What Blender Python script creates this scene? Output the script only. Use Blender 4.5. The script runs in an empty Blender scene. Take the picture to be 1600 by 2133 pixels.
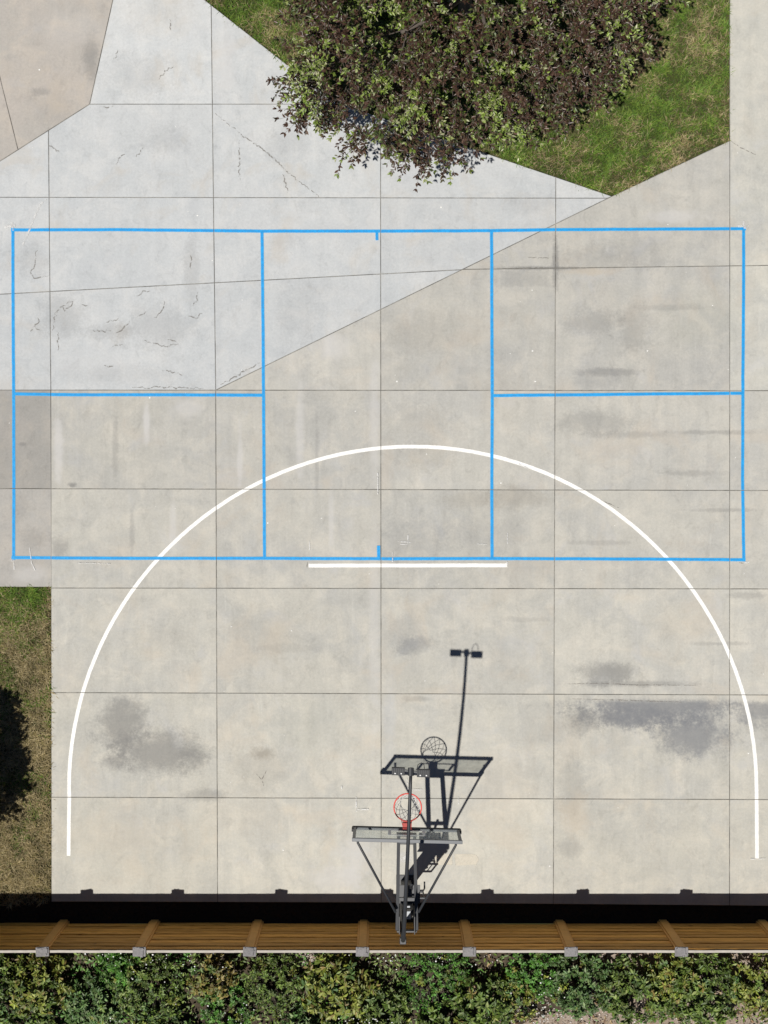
import bpy, bmesh, math, random
import numpy as np
from mathutils import Vector

random.seed(7)
RNG = np.random.default_rng(7)
SC = bpy.context.scene
COL = SC.collection

# ------------------------------------------------------------------ camera, sky, sun
CAM_H = 31.2                 # drone height in metres
PX = 113.0                   # photo pixels per metre on the ground
cam = bpy.data.cameras.new('camera')
cam_o = bpy.data.objects.new('camera', cam)
COL.objects.link(cam_o)
cam_o.location = (0, 0, CAM_H)
cam.sensor_fit = 'HORIZONTAL'
cam.sensor_width = 36
cam.lens = 36 * CAM_H / (1600 / PX)
cam.clip_end = 2000
SC.camera = cam_o

SUN_D = Vector((0.223, 0.289, -1.0))
world = bpy.data.worlds.new('World')
SC.world = world
world.use_nodes = True
wn = world.node_tree
wn.nodes.clear()
sky = wn.nodes.new('ShaderNodeTexSky')
sky.sky_type = 'NISHITA'
sky.sun_disc = False
sky.air_density = 0.5
sky.dust_density = 0.2
sky.sun_elevation = math.atan2(1, math.hypot(SUN_D.x, SUN_D.y))
sky.sun_rotation = math.atan2(-SUN_D.x, -SUN_D.y)
bgn = wn.nodes.new('ShaderNodeBackground')
bgn.inputs['Strength'].default_value = 0.05
wo = wn.nodes.new('ShaderNodeOutputWorld')
wn.links.new(sky.outputs[0], bgn.inputs['Color'])
wn.links.new(bgn.outputs[0], wo.inputs['Surface'])

sun = bpy.data.lights.new('sun', 'SUN')
sun.energy = 5.0
sun.angle = math.radians(0.5)
sun.color = (1.0, 0.965, 0.91)
sun_o = bpy.data.objects.new('sun', sun)
COL.objects.link(sun_o)
sun_o.rotation_euler = SUN_D.to_track_quat('-Z', 'Y').to_euler()
sun_o.location = (-4, -5, 30)

SC.view_settings.view_transform = 'Standard'
SC.view_settings.look = 'None'
SC.view_settings.exposure = 0.0
SC.view_settings.gamma = 1.0
SC.view_settings.use_curve_mapping = False
SC.render.engine = 'CYCLES'
SC.cycles.use_denoising = True
SC.cycles.max_bounces = 8
SC.cycles.transparent_max_bounces = 16


# ------------------------------------------------------------------ helpers
def G(px, py, z=0.0):
    """photo pixel -> point at height z (pixel gives the direction, z the distance)"""
    k = 1 - z / CAM_H
    return Vector(((px - 800) / PX * k, (1066 - py) / PX * k, z))


def tag(o, label=None, cat=None, group=None, kind=None):
    if label: o['label'] = label
    if cat: o['category'] = cat
    if group: o['group'] = group
    if kind: o['kind'] = kind
    return o


def empty(name, loc):
    o = bpy.data.objects.new(name, None)
    o.empty_display_size = 0.2
    COL.objects.link(o)
    o.location = loc
    return o


def place(o, parent):
    COL.objects.link(o)
    if parent is not None:
        o.parent = parent
        o.matrix_parent_inverse = PINV[parent.name] if parent.name in PINV else Vector_inv(parent)
    return o


PINV = {}


def Vector_inv(parent):
    from mathutils import Matrix
    m = Matrix.Translation(parent.location)
    p = parent.parent
    while p is not None:
        # parents carry translations only; parent_inverse already cancels the upper ones
        break
    PINV[parent.name] = m.inverted()
    return PINV[parent.name]


def mesh_obj(name, verts, faces, mat, parent=None, smooth=False, at=None):
    """verts in world metres; the object's origin goes to AT"""
    at = Vector(at) if at is not None else Vector((0, 0, 0))
    me = bpy.data.meshes.new(name)
    me.from_pydata([tuple(Vector(v) - at) for v in verts], [], faces)
    if smooth:
        for p in me.polygons: p.use_smooth = True
    me.materials.append(mat)
    o = bpy.data.objects.new(name, me)
    o.location = at
    return place(o, parent)


class MB:
    """collects shapes of one part"""
    def __init__(self): self.v, self.f = [], []

    def add(self, vs, fs):
        b = len(self.v)
        self.v += [Vector(v) for v in vs]
        self.f += [[i + b for i in f] for f in fs]

    def box(self, c, s, rz=0.0, bev=0.0, axes=None):
        c = Vector(c)
        X, Y, Z = axes if axes else (Vector((math.cos(rz), math.sin(rz), 0)), Vector((-math.sin(rz), math.cos(rz), 0)), Vector((0, 0, 1)))
        bm = bmesh.new()
        bmesh.ops.create_cube(bm, size=1)
        for v in bm.verts: v.co = Vector((v.co.x * s[0], v.co.y * s[1], v.co.z * s[2]))
        if bev > 0:
            bmesh.ops.bevel(bm, geom=bm.edges[:], offset=bev, segments=2, affect='EDGES', profile=0.5)
        bm.verts.index_update()
        self.add([c + X * v.co.x + Y * v.co.y + Z * v.co.z for v in bm.verts], [[v.index for v in f.verts] for f in bm.faces])
        bm.free()

    def bar(self, a, b, w, h, bev=0.004, up=(0, 0, 1)):
        a, b = Vector(a), Vector(b)
        Y = (b - a).normalized()
        X = Y.cross(Vector(up))
        X = X.normalized() if X.length > 1e-4 else Vector((1, 0, 0))
        Z = X.cross(Y)
        self.box((a + b) / 2, (w, (b - a).length, h), bev=bev, axes=(X, Y, Z))

    def tube(self, pts, r, n=8, closed=False, caps=True):
        pts = [Vector(p) for p in pts]
        m = len(pts)
        rr = r if isinstance(r, (list, tuple)) else [r] * m
        ref = None
        vs, fs = [], []
        for i, p in enumerate(pts):
            if closed: t = pts[(i + 1) % m] - pts[i - 1]
            else: t = pts[min(i + 1, m - 1)] - pts[max(i - 1, 0)]
            t.normalize()
            if ref is None:
                ref = t.cross(Vector((0.31, 0.17, 0.93)))
                if ref.length < 1e-3: ref = t.cross(Vector((1, 0, 0)))
            u = ref - t * ref.dot(t)
            u.normalize(); ref = u
            w = t.cross(u)
            for k in range(n):
                a = 2 * math.pi * k / n
                vs.append(p + (u * math.cos(a) + w * math.sin(a)) * rr[i])
        for i in range(m if closed else m - 1):
            j = (i + 1) % m
            for k in range(n):
                fs.append([i * n + k, i * n + (k + 1) % n, j * n + (k + 1) % n, j * n + k])
        if caps and not closed:
            fs.append(list(range(n))[::-1]); fs.append([(m - 1) * n + k for k in range(n)])
        self.add(vs, fs)

    def build(self, name, mat, parent=None, smooth=False, at=None):
        return mesh_obj(name, self.v, self.f, mat, parent, smooth, at)


# ------------------------------------------------------------------ node helper
class NT:
    def __init__(self, name):
        self.m = bpy.data.materials.new(name)
        self.m.use_nodes = True
        self.t = self.m.node_tree
        self.t.nodes.clear()
        self.out = self.t.nodes.new('ShaderNodeOutputMaterial')

    def put(self, sock, v):
        if isinstance(v, bpy.types.NodeSocket): self.t.links.new(v, sock)
        elif v is not None:
            try: sock.default_value = v
            except Exception:
                sock.default_value = tuple(v) + (1,) if len(v) == 3 else v

    def node(self, typ, attrs=None, **ins):
        n = self.t.nodes.new(typ)
        for k, v in (attrs or {}).items(): setattr(n, k, v)
        for k, v in ins.items():
            self.put(n.inputs[k], v)
        return n

    def pos(self): return self.node('ShaderNodeNewGeometry').outputs['Position']

    def noise(self, vec, scale, detail=3, rough=0.55, dist=0.0):
        n = self.node('ShaderNodeTexNoise')
        self.put(n.inputs['Vector'], vec)
        n.inputs['Scale'].default_value = scale
        n.inputs['Detail'].default_value = detail
        n.inputs['Roughness'].default_value = rough
        n.inputs['Distortion'].default_value = dist
        return n.outputs[0]

    def math(self, op, a, b=0.0, c=None, clamp=False):
        n = self.node('ShaderNodeMath', {'operation': op, 'use_clamp': clamp})
        self.put(n.inputs[0], a); self.put(n.inputs[1], b)
        if c is not None: self.put(n.inputs[2], c)
        return n.outputs[0]

    def vmath(self, op, a, b=None):
        n = self.node('ShaderNodeVectorMath', {'operation': op})
        self.put(n.inputs[0], a)
        if b is not None: self.put(n.inputs[1], b)
        return n.outputs['Value'] if op in ('LENGTH', 'DOT_PRODUCT') else n.outputs['Vector']

    def ramp(self, v, a, b, c=0.0, d=1.0, smooth=True):
        n = self.node('ShaderNodeMapRange', {'interpolation_type': 'SMOOTHSTEP' if smooth else 'LINEAR'})
        for i, x in enumerate((v, a, b, c, d)): self.put(n.inputs[i], x)
        return n.outputs[0]

    def mix(self, f, a, b, blend='MIX'):
        n = self.node('ShaderNodeMix', {'data_type': 'RGBA', 'blend_type': blend})
        self.put(n.inputs[0], f); self.put(n.inputs[6], rgba(a)); self.put(n.inputs[7], rgba(b))
        return n.outputs[2]

    def bump(self, h, strength, dist):
        n = self.node('ShaderNodeBump')
        n.inputs['Strength'].default_value = strength
        n.inputs['Distance'].default_value = dist
        self.put(n.inputs['Height'], h)
        return n.outputs[0]

    def bsdf(self, color, rough=0.8, normal=None, metal=0.0, spec=0.4):
        n = self.node('ShaderNodeBsdfPrincipled')
        self.put(n.inputs['Base Color'], rgba(color))
        self.put(n.inputs['Roughness'], rough)
        n.inputs['Metallic'].default_value = metal
        n.inputs['Specular IOR Level'].default_value = spec
        if normal is not None: self.put(n.inputs['Normal'], normal)
        return n.outputs[0]

    def done(self, s):
        self.t.links.new(s, self.out.inputs['Surface'])
        return self.m


def rgba(c):
    if isinstance(c, bpy.types.NodeSocket): return c
    return tuple(c) + (1.0,) if len(c) == 3 else c


def simple(name, col, rough=0.6, var=0.15, scale=30, metal=0.0, spec=0.4, bump=0.0):
    t = NT(name)
    p = t.pos()
    n = t.noise(p, scale, 4)
    n2 = t.noise(p, scale * 0.15, 3)
    f = t.math('ADD', t.math('MULTIPLY', n, var), t.math('MULTIPLY', n2, var))
    c = t.mix(1.0, col, t.node('ShaderNodeCombineColor', None, Red=t.math('ADD', f, 1 - var), Green=t.math('ADD', f, 1 - var), Blue=t.math('ADD', f, 1 - var)).outputs[0], 'MULTIPLY')
    nr = t.bump(n, bump, 0.01) if bump else None
    return t.done(t.bsdf(c, rough, nr, metal, spec))


# ------------------------------------------------------------------ concrete
CONC = {}


def concrete(name, cA, cB, cC, stains, streak=0.10, mott=0.2):
    """stains: (px, py, rx, ry in photo pixels, strength, colour, box?, breakup)"""
    t = NT(name)
    P = t.pos()
    oi = t.node('ShaderNodeObjectInfo')
    off = t.math('MULTIPLY', oi.outputs['Random'], 91.0)
    Q = t.vmath('ADD', P, t.node('ShaderNodeCombineXYZ', None, X=off, Y=off, Z=off).outputs[0])
    n1 = t.noise(Q, 0.75, 5, 0.62, 0.4)
    n2 = t.noise(Q, 2.1, 7, 0.66, 0.5)
    sv = t.vmath('MULTIPLY', Q, (5.5, 0.45, 1))
    n3 = t.noise(sv, 1.0, 5, 0.65)
    sh = t.vmath('MULTIPLY', Q, (0.6, 3.0, 1))
    n3b = t.noise(sh, 1.0, 5, 0.65, 0.8)
    n4 = t.noise(P, 22, 5, 0.7)
    n5 = t.noise(P, 150, 3, 0.7)
    col = t.mix(t.ramp(n1, 0.38, 0.62), cA, cB)
    col = t.mix(t.ramp(n2, 0.42, 0.72, 0, 0.75), col, cC)
    v = t.math('MULTIPLY_ADD', t.math('SUBTRACT', n2, 0.5), mott, 1.0)
    v = t.math('MULTIPLY_ADD', t.math('SUBTRACT', n3, 0.5), streak * 2, v)
    v = t.math('MULTIPLY_ADD', t.math('SUBTRACT', n3b, 0.5), streak * 1.0, v)
    v = t.math('MULTIPLY_ADD', t.math('SUBTRACT', n4, 0.5), 0.34, v)
    v = t.math('MULTIPLY_ADD', t.math('SUBTRACT', n5, 0.5), 0.45, v)
    n6 = t.noise(t.vmath('MULTIPLY', Q, (5.2, 3.6, 1)), 1.0, 8, 0.72, 0.7)
    v = t.math('SUBTRACT', v, t.ramp(n6, 0.50, 0.70, 0.0, 0.11))
    n7 = t.noise(t.vmath('MULTIPLY', Q, (13, 0.9, 1)), 1.0, 6, 0.7, 0.5)
    v = t.math('ADD', v, t.math('MULTIPLY', t.ramp(n7, 0.54, 0.74, 0.0, 1.0), t.ramp(n1, 0.45, 0.6, 0.0, streak * 0.9)))
    # dark pin-holes and small blots
    blot = t.ramp(t.noise(P, 9.0, 6, 0.75), 0.62, 0.76, 0, 0.16)
    v = t.math('SUBTRACT', v, blot)
    vo = t.node('ShaderNodeTexVoronoi', None, Scale=7.0, Randomness=1.0)
    t.put(vo.inputs['Vector'], P)
    v = t.math('SUBTRACT', v, t.ramp(vo.outputs['Distance'], 0.02, 0.05, 0.22, 0.0))
    comb = t.node('ShaderNodeCombineColor', None, Red=v, Green=v, Blue=v).outputs[0]
    col = t.mix(1.0, col, comb, 'MULTIPLY')
    warm = t.noise(Q, 1.1, 4, 0.6, 0.6)
    col = t.mix(t.ramp(warm, 0.52, 0.74, 0, 0.32), col, WARM)
    cool = t.noise(t.vmath('ADD', Q, (7.7, 3.1, 5.5)), 1.3, 4, 0.6, 0.6)
    col = t.mix(t.ramp(cool, 0.54, 0.76, 0, 0.30), col, PALEB)
    col = t.mix(1.0, col, oi.outputs['Color'], 'MULTIPLY')
    wob = t.math('MULTIPLY', t.math('SUBTRACT', t.noise(P, 3.2, 6, 0.7), 0.5), 1.5)
    wob2 = t.math('MULTIPLY', t.math('SUBTRACT', n4, 0.5), 0.5)
    wobs = t.math('ADD', wob, wob2)
    grit = t.math('ADD', t.math('MULTIPLY', t.noise(P, 34, 5, 0.8), 0.55), t.math('MULTIPLY', t.noise(t.vmath('MULTIPLY', P, (6, 11, 1)), 1.0, 6, 0.75), 0.45))
    for (px, py, rx, ry, s, sc, box, brk) in stains:
        c = G(px, py)
        d = t.vmath('SUBTRACT', P, (c.x, c.y, 0))
        d = t.vmath('MULTIPLY', d, (PX / rx, PX / ry, 0))
        if box == 2:      # straight upper edge (a screed line), ragged below
            sp = t.node('ShaderNodeSeparateXYZ', None, Vector=d)
            dn = t.node('ShaderNodeCombineXYZ', None, X=sp.outputs[0], Y=t.math('MINIMUM', sp.outputs[1], 0.0)).outputs[0]
            f = t.ramp(t.math('ADD', t.vmath('LENGTH', dn), wobs), 1.1, 0.35)
            f = t.math('MULTIPLY', f, t.ramp(t.math('MULTIPLY_ADD', wob2, 0.25, sp.outputs[1]), 0.09, -0.12))
        elif box:
            ab = t.vmath('ABSOLUTE', d)
            sp = t.node('ShaderNodeSeparateXYZ', None, Vector=ab)
            L = t.math('MAXIMUM', sp.outputs[0], sp.outputs[1])
            L = t.math('MULTIPLY_ADD', wobs, 0.42, L)
            f = t.ramp(L, 1.06, 0.74)
            f = t.math('MULTIPLY', f, t.ramp(wob, -0.25, 0.12, 0.55, 1.0))
        else:
            L = t.math('ADD', t.vmath('LENGTH', d), wobs)
            f = t.ramp(L, 1.1, 0.25)
        if brk:
            f = t.math('MULTIPLY', f, t.ramp(t.math('MULTIPLY_ADD', f, 0.25, grit), 0.42, 0.66, 0.08, 1.0))
        f = t.math('MULTIPLY', f, s)
        col = t.mix(f, col, sc)
    h = t.math('ADD', t.math('MULTIPLY', n4, 0.6), n5)
    return t.done(t.bsdf(col, 0.86, t.bump(h, 0.25, 0.004), 0, 0.25))


DARK = (0.15, 0.148, 0.145)
BLUE = (0.135, 0.142, 0.158)
BROWN = (0.20, 0.175, 0.14)
PALE = (0.50, 0.49, 0.48)
PALEB = (0.385, 0.395, 0.405)
WARM = (0.42, 0.365, 0.29)
court_stains = [
    (255, 1505, 60, 66, 0.35, DARK, 0, 0), (255, 1510, 75, 80, 0.4, DARK, 0, 1), (330, 1565, 120, 54, 0.32, DARK, 0, 0), (330, 1565, 130, 66, 0.42, DARK, 0, 1), (240, 1585, 45, 28, 0.4, DARK, 0, 1),
    (400, 1580, 40, 35, 0.35, DARK, 0, 0), (430, 1655, 60, 18, 0.4, DARK, 0, 1), (545, 1570, 34, 16, 0.5, BROWN, 0, 0), (540, 1600, 80, 60, 0.18, BROWN, 0, 0),
    (1365, 1457, 215, 75, 0.72, BLUE, 2, 1), (1440, 1530, 110, 65, 0.68, BLUE, 0, 1), (1300, 1490, 130, 34, 0.5, BLUE, 0, 1),
    (1600, 1462, 110, 70, 0.6, BLUE, 2, 1), (1215, 1500, 60, 40, 0.4, DARK, 0, 1), (1128, 1506, 52, 48, 0.14, BLUE, 1, 0),
    (1270, 1402, 75, 34, 0.55, DARK, 0, 1), (1330, 1424, 160, 9, 0.4, DARK, 0, 1), (1190, 1640, 40, 90, 0.25, DARK, 0, 1),
    (1185, 1765, 34, 34, 0.28, DARK, 0, 1), (1200, 1700, 36, 60, 0.5, WARM, 0, 0),
    (845, 1320, 50, 50, 0.2, BLUE, 0, 1), (860, 1345, 50, 30, 0.35, BLUE, 0, 1), (870, 1455, 40, 9, 0.3, DARK, 0, 1),
    (1235, 672, 80, 40, 0.32, DARK, 0, 1), (1320, 690, 45, 75, 0.3, DARK, 0, 0), (1270, 775, 90, 12, 0.42, DARK, 0, 1), (1250, 790, 80, 34, 0.22, BLUE, 0, 0),
    (1095, 580, 56, 18, 0.2, DARK, 1, 1), (1157, 545, 9, 75, 0.55, DARK, 0, 1), (1130, 558, 130, 6, 0.5, DARK, 0, 1), (1240, 540, 120, 40, 0.24, DARK, 0, 1),
    (1230, 565, 70, 12, 0.5, WARM, 0, 1), (1330, 520, 90, 40, 0.2, DARK, 0, 0),
    (985, 1040, 90, 24, 0.2, BROWN, 0, 1), (1075, 1035, 90, 34, 0.3, BROWN, 0, 1), (880, 950, 90, 40, 0.18, BROWN, 0, 1),
    (1240, 880, 120, 34, 0.28, DARK, 0, 1), (870, 880, 120, 60, 0.14, BROWN, 0, 0), (860, 1130, 110, 70, 0.16, BLUE, 0, 0), (1000, 1110, 120, 40, 0.14, BLUE, 0, 0),
    (740, 1790, 40, 70, 0.45, PALE, 0, 0), (700, 1830, 70, 40, 0.4, PALE, 0, 1), (812, 1500, 18, 120, 0.35, PALEB, 0, 0), (540, 1310, 110, 60, 0.12, BROWN, 0, 0),
    (305, 880, 9, 60, 0.55, PALE, 0, 0), (390, 850, 40, 26, 0.35, PALE, 0, 0), (122, 930, 14, 100, 0.5, PALE, 0, 1), (150, 1010, 12, 7, 0.7, DARK, 0, 0), (125, 1140, 24, 30, 0.4, DARK, 0, 0),
    (700, 720, 40, 40, 0.35, PALE, 0, 1), (780, 870, 14, 180, 0.35, PALE, 0, 1), (780, 1300, 16, 300, 0.25, PALE, 0, 1), (880, 690, 90, 60, 0.16, BROWN, 0, 0),
    (1470, 660, 110, 90, 0.14, (0.27, 0.275, 0.21), 0, 0), (1040, 830, 70, 90, 0.14, WARM, 0, 0), (1410, 450, 80, 20, 0.4, PALE, 0, 1),
    (245, 1740, 150, 60, 0.25, WARM, 0, 0), (1050, 1650, 90, 120, 0.2, WARM, 0, 0), (510, 1700, 120, 60, 0.15, WARM, 0, 0), (640, 1500, 120, 90, 0.12, (0.28, 0.29, 0.24), 0, 0), (1430, 1300, 90, 50, 0.2, WARM, 0, 0),
    (140, 1410, 40, 60, 0.15, WARM, 0, 0),
    (1480, 900, 110, 7, 0.34, DARK, 0, 1), (1500, 1062, 95, 6, 0.32, DARK, 0, 1), (1440, 985, 90, 9, 0.28, DARK, 0, 1), (1560, 1240, 60, 10, 0.3, DARK, 0, 1),
    (1310, 905, 120, 12, 0.25, DARK, 0, 1), (1500, 1340, 90, 6, 0.26, DARK, 0, 1), (1250, 1130, 90, 8, 0.24, DARK, 0, 1), (1100, 1290, 70, 8, 0.2, DARK, 0, 1), (1400, 640, 110, 9, 0.22, DARK, 0, 1),
    (500, 950, 9, 110, 0.4, PALE, 0, 1), (625, 900, 12, 140, 0.35, PALE, 0, 1), (360, 1100, 9, 80, 0.3, PALE, 0, 1), (690, 1080, 8, 90, 0.35, PALE, 0, 1), (240, 930, 10, 90, 0.25, DARK, 0, 1),
    (275, 1110, 8, 70, 0.3, DARK, 0, 1), (660, 950, 7, 110, 0.25, DARK, 0, 1), (600, 1350, 90, 14, 0.18, DARK, 0, 1), (330, 1330, 90, 40, 0.12, BROWN, 0, 0),
]
plaza_stains = [
    (130, 660, 70, 60, 0.22, DARK, 0, 1), (330, 680, 110, 60, 0.2, DARK, 0, 1), (230, 690, 60, 24, 0.22, DARK, 0, 1), (280, 160, 90, 60, 0.16, DARK, 0, 0),
    (620, 650, 60, 90, 0.13, DARK, 0, 0), (590, 500, 50, 30, 0.12, DARK, 0, 1), (345, 290, 70, 40, 0.15, DARK, 0, 1), (70, 540, 40, 50, 0.2, DARK, 0, 1),
    (400, 560, 24, 90, 0.2, DARK, 0, 1), (190, 760, 90, 30, 0.2, PALE, 0, 0), (1100, 425, 70, 30, 0.12, DARK, 0, 0), (250, 780, 160, 30, 0.12, DARK, 0, 0),
    (470, 130, 26, 100, 0.4, PALE, 0, 0), (600, 300, 60, 50, 0.14, DARK, 0, 0), (330, 30, 110, 60, 0.14, WARM, 0, 0),
]
walk_stains = [(190, 120, 22, 60, 0.45, DARK, 0, 0), (85, 190, 22, 10, 0.35, DARK, 0, 0), (110, 230, 60, 50, 0.14, DARK, 0, 0), (150, 60, 80, 50, 0.15, PALE, 0, 0),
               (40, 1050, 26, 40, 0.2, DARK, 0, 1), (60, 1195, 50, 22, 0.3, PALE, 0, 0), (48, 925, 9, 6, 0.5, DARK, 0, 0), (70, 1120, 44, 30, 0.25, DARK, 0, 0)]

RECIPE = {
    'court': ((0.394, 0.386, 0.344), (0.365, 0.362, 0.332), (0.417, 0.399, 0.347), court_stains, 0.12, 0.36),
    'plaza': ((0.456, 0.466, 0.465), (0.43, 0.444, 0.447), (0.472, 0.472, 0.460), plaza_stains, 0.07, 0.24),
    'walk': ((0.365, 0.342, 0.31), (0.345, 0.33, 0.302), (0.385, 0.352, 0.305), walk_stains, 0.07, 0.24),
}


def slab_material(kind, x0, x1, y0, y1):
    """the recipe's concrete with only those stains that reach this slab (photo pixels)"""
    a, b, c, st, stk, mo = RECIPE[kind]
    near = [q for q in st if q[0] + 1.7 * q[2] > x0 and q[0] - 1.7 * q[2] < x1 and q[1] + 1.7 * q[3] > y0 and q[1] - 1.7 * q[3] < y1]
    key = (kind, tuple((q[0], q[1]) for q in near))
    if key not in CONC:
        CONC[key] = concrete(kind + '_concrete', a, b, c, near, stk, mo)
    return CONC[key]


def joint_mat():
    t = NT('joint_dirt')
    p = t.pos()
    c = t.mix(t.ramp(t.noise(p, 1.8, 5, 0.7), 0.38, 0.62), (0.085, 0.08, 0.072), (0.27, 0.26, 0.235))
    c = t.mix(t.ramp(t.noise(p, 25, 3, 0.7), 0.5, 0.7, 0, 0.5), c, (0.10, 0.095, 0.08))
    return t.done(t.bsdf(c, 0.95, None, 0, 0.15))


M_joint = joint_mat()


# ------------------------------------------------------------------ ground
def soil_mat(name, a, b, c, scale=3.0):
    t = NT(name)
    p = t.pos()
    col = t.mix(t.ramp(t.noise(p, scale * 0.3, 5, 0.6), 0.35, 0.65), a, b)
    col = t.mix(t.ramp(t.noise(p, scale * 6, 5, 0.7), 0.45, 0.7), col, c)
    return t.done(t.bsdf(col, 0.95, t.bump(t.noise(p, scale * 12, 5, 0.7), 0.6, 0.02), 0, 0.15))


M_ground = soil_mat('turf_soil', (0.045, 0.055, 0.018), (0.075, 0.07, 0.03), (0.03, 0.035, 0.012))
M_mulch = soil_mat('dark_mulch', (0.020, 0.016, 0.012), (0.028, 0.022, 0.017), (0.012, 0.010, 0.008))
M_bed = soil_mat('planting_soil', (0.05, 0.04, 0.028), (0.085, 0.066, 0.045), (0.03, 0.024, 0.017), 4)
M_gravel = soil_mat('tan_grit', (0.26, 0.205, 0.16), (0.34, 0.28, 0.23), (0.14, 0.105, 0.075), 5)


def sheet(name, poly, z, mat):
    return mesh_obj(name, [(p[0], p[1], z) for p in poly], [list(range(len(poly)))], mat)


tag(sheet('ground', [(-300, -300), (300, -300), (300, 300), (-300, 300)], -0.065, M_ground), 'turf ground spreading out round the concrete', 'ground', kind='structure')
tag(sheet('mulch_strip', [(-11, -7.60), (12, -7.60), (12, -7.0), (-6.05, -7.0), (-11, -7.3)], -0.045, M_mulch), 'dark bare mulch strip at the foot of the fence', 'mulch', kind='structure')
tag(sheet('planting_bed', [(-14, -16), (15, -16), (15, -7.62), (-14, -7.62)], -0.04, M_bed), 'dark soil planting bed behind the fence', 'soil', kind='structure')
gp = [G(*p) for p in [(1020, 2215), (1060, 2150), (1110, 2122), (1180, 2104), (1225, 2085), (1240, 1930), (1420, 1930), (1600, 1935), (1900, 1930), (1900, 2500), (960, 2500)]]
tag(sheet('gravel_path', [(p.x, min(p.y, -7.66)) for p in gp], -0.034, M_gravel), 'tan gritty ground below the shrubs behind the fence', 'gravel', kind='structure')


# ------------------------------------------------------------------ concrete slabs
def joint_base(name, poly, label, z):
    vs, fs = [], []
    for pc in poly:
        fs.append(list(range(len(vs), len(vs) + len(pc))))
        vs += [(G(*p).x, G(*p).y, z) for p in pc]
    o = mesh_obj(name, vs, fs, M_joint)
    return tag(o, label, 'pavement', kind='structure')


def cut_polygon(poly, lines):
    bm = bmesh.new()
    vs = [bm.verts.new(G(*p)) for p in poly]
    bm.faces.new(vs)
    for (x0, y0, x1, y1) in lines:
        a, b = G(x0, y0), G(x1, y1)
        d = (b - a).normalized()
        bmesh.ops.bisect_plane(bm, geom=bm.verts[:] + bm.edges[:] + bm.faces[:], plane_co=a, plane_no=Vector((-d.y, d.x, 0)), dist=1e-5)
    out = [[v.co.copy() for v in f.verts] for f in bm.faces]
    bm.free()
    return out


def inset_poly(ps, d):
    n = len(ps)
    area = sum(ps[i].x * ps[(i + 1) % n].y - ps[(i + 1) % n].x * ps[i].y for i in range(n))
    if area < 0: ps = ps[::-1]
    out = []
    for i in range(n):
        a, b, c = ps[i - 1], ps[i], ps[(i + 1) % n]
        e1, e2 = (b - a).normalized(), (c - b).normalized()
        n1, n2 = Vector((-e1.y, e1.x, 0)), Vector((-e2.y, e2.x, 0))
        m = n1 + n2
        q = m.dot(m)
        out.append(b + m * (2 * d / q) if q > 0.15 else b + n1 * d)
    return ps, out


JW = 0.0052      # half joint width


def slabs(poly, lines, mat, parent, tint):
    k = 0
    for ps in [q for pc in poly for q in cut_polygon(pc, lines)]:
        area = abs(sum(ps[i].x * ps[(i + 1) % len(ps)].y - ps[(i + 1) % len(ps)].x * ps[i].y for i in range(len(ps)))) / 2
        if area < 0.01: continue
        _, a = inset_poly(ps, JW)
        _, b = inset_poly(ps, JW + 0.006)
        n = len(a)
        dz = random.uniform(-0.0012, 0.0012)
        vs = [(v.x, v.y, -0.14) for v in a] + [(v.x, v.y, -0.007 + dz) for v in a] + [(v.x, v.y, dz) for v in b]
        fs = [list(range(2 * n, 3 * n))]
        for i in range(n):
            j = (i + 1) % n
            fs.append([i, j, n + j, n + i]); fs.append([n + i, n + j, 2 * n + j, 2 * n + i])
        c = sum(a, Vector()) / n
        ex, ey = [v.x * PX + 800 for v in a], [1066 - v.y * PX for v in a]
        o = mesh_obj('concrete_slab', vs, fs, slab_material(mat, min(ex), max(ex), min(ey), max(ey)), parent, at=(c.x, c.y, 0))
        px, py = c.x * PX + 800, 1066 - c.y * PX
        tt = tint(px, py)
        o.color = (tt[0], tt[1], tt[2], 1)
        k += 1
    return k


V2 = (449.5, 811.9214, 453.5, 1879); V2U = (440, 0, 449.5, 811.9214); V3 = (793, 360, 794.5, 1850); V4 = (1158, 380, 1153, 1860); V5 = (1521, 0, 1520, 1660)
H3 = (0, 811.5, 1600, 813); H4 = (0, 1017, 1600, 1021); H5 = (0, 1224, 1600, 1226); H6 = (110, 1442, 1600, 1447); H7 = (110, 1660, 1600, 1665)
H2R = (980, 560, 1600, 552)
CX, CY = 449.5, 811.5 + 1.5 * 449.5 / 1600
court_poly = [[(106, 811.6), (CX, CY), (453.5, 1879), (107, 1878)], [(CX, CY), (1275, 408), (1520.8, 292), (1520, 1886), (800, 1880), (453.5, 1879)],
              [(1520.8, -450), (2100, -450), (2100, 1892), (1520, 1886)]]
plaza_poly = [[(264, -130), (187, 216), (442.5, 216), (440, 9.5)], [(187, 216), (-500, 653), (-500, 811.5), (CX, CY), (442.5, 216)],
              [(440, 9.5), (442.5, 216), (712, 216), (694, 210)], [(442.5, 216), (CX, CY), (1275, 408), (712, 216)]]
walk_poly = [[(-500, -450), (335, -450), (264, -130), (187, 216), (-500, 653)]]
side_poly = [[(-500, 811.5), (106, 811.5), (108, 1222), (-500, 1222)]]


def jit(a=0.02): return 1 + random.uniform(-a, a)


def court_tint(px, py):
    j = jit(0.042)
    w = max(0, min(1, (py - 700) / 1100))
    r, g, b = 0.985 + 0.105 * w, 0.98 + 0.095 * w, 1.005 + 0.055 * w
    if px > 1520 and py < 700: r, g, b = 1.05, 1.05, 1.06
    return (r * j, g * j, b * j)


def plaza_tint(px, py):
    j = jit(0.025)
    up = max(0, min(1, (450 - py) / 450))
    return ((0.94 + 0.10 * up) * j, (0.945 + 0.095 * up) * j, (0.955 + 0.085 * up) * j)


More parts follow.
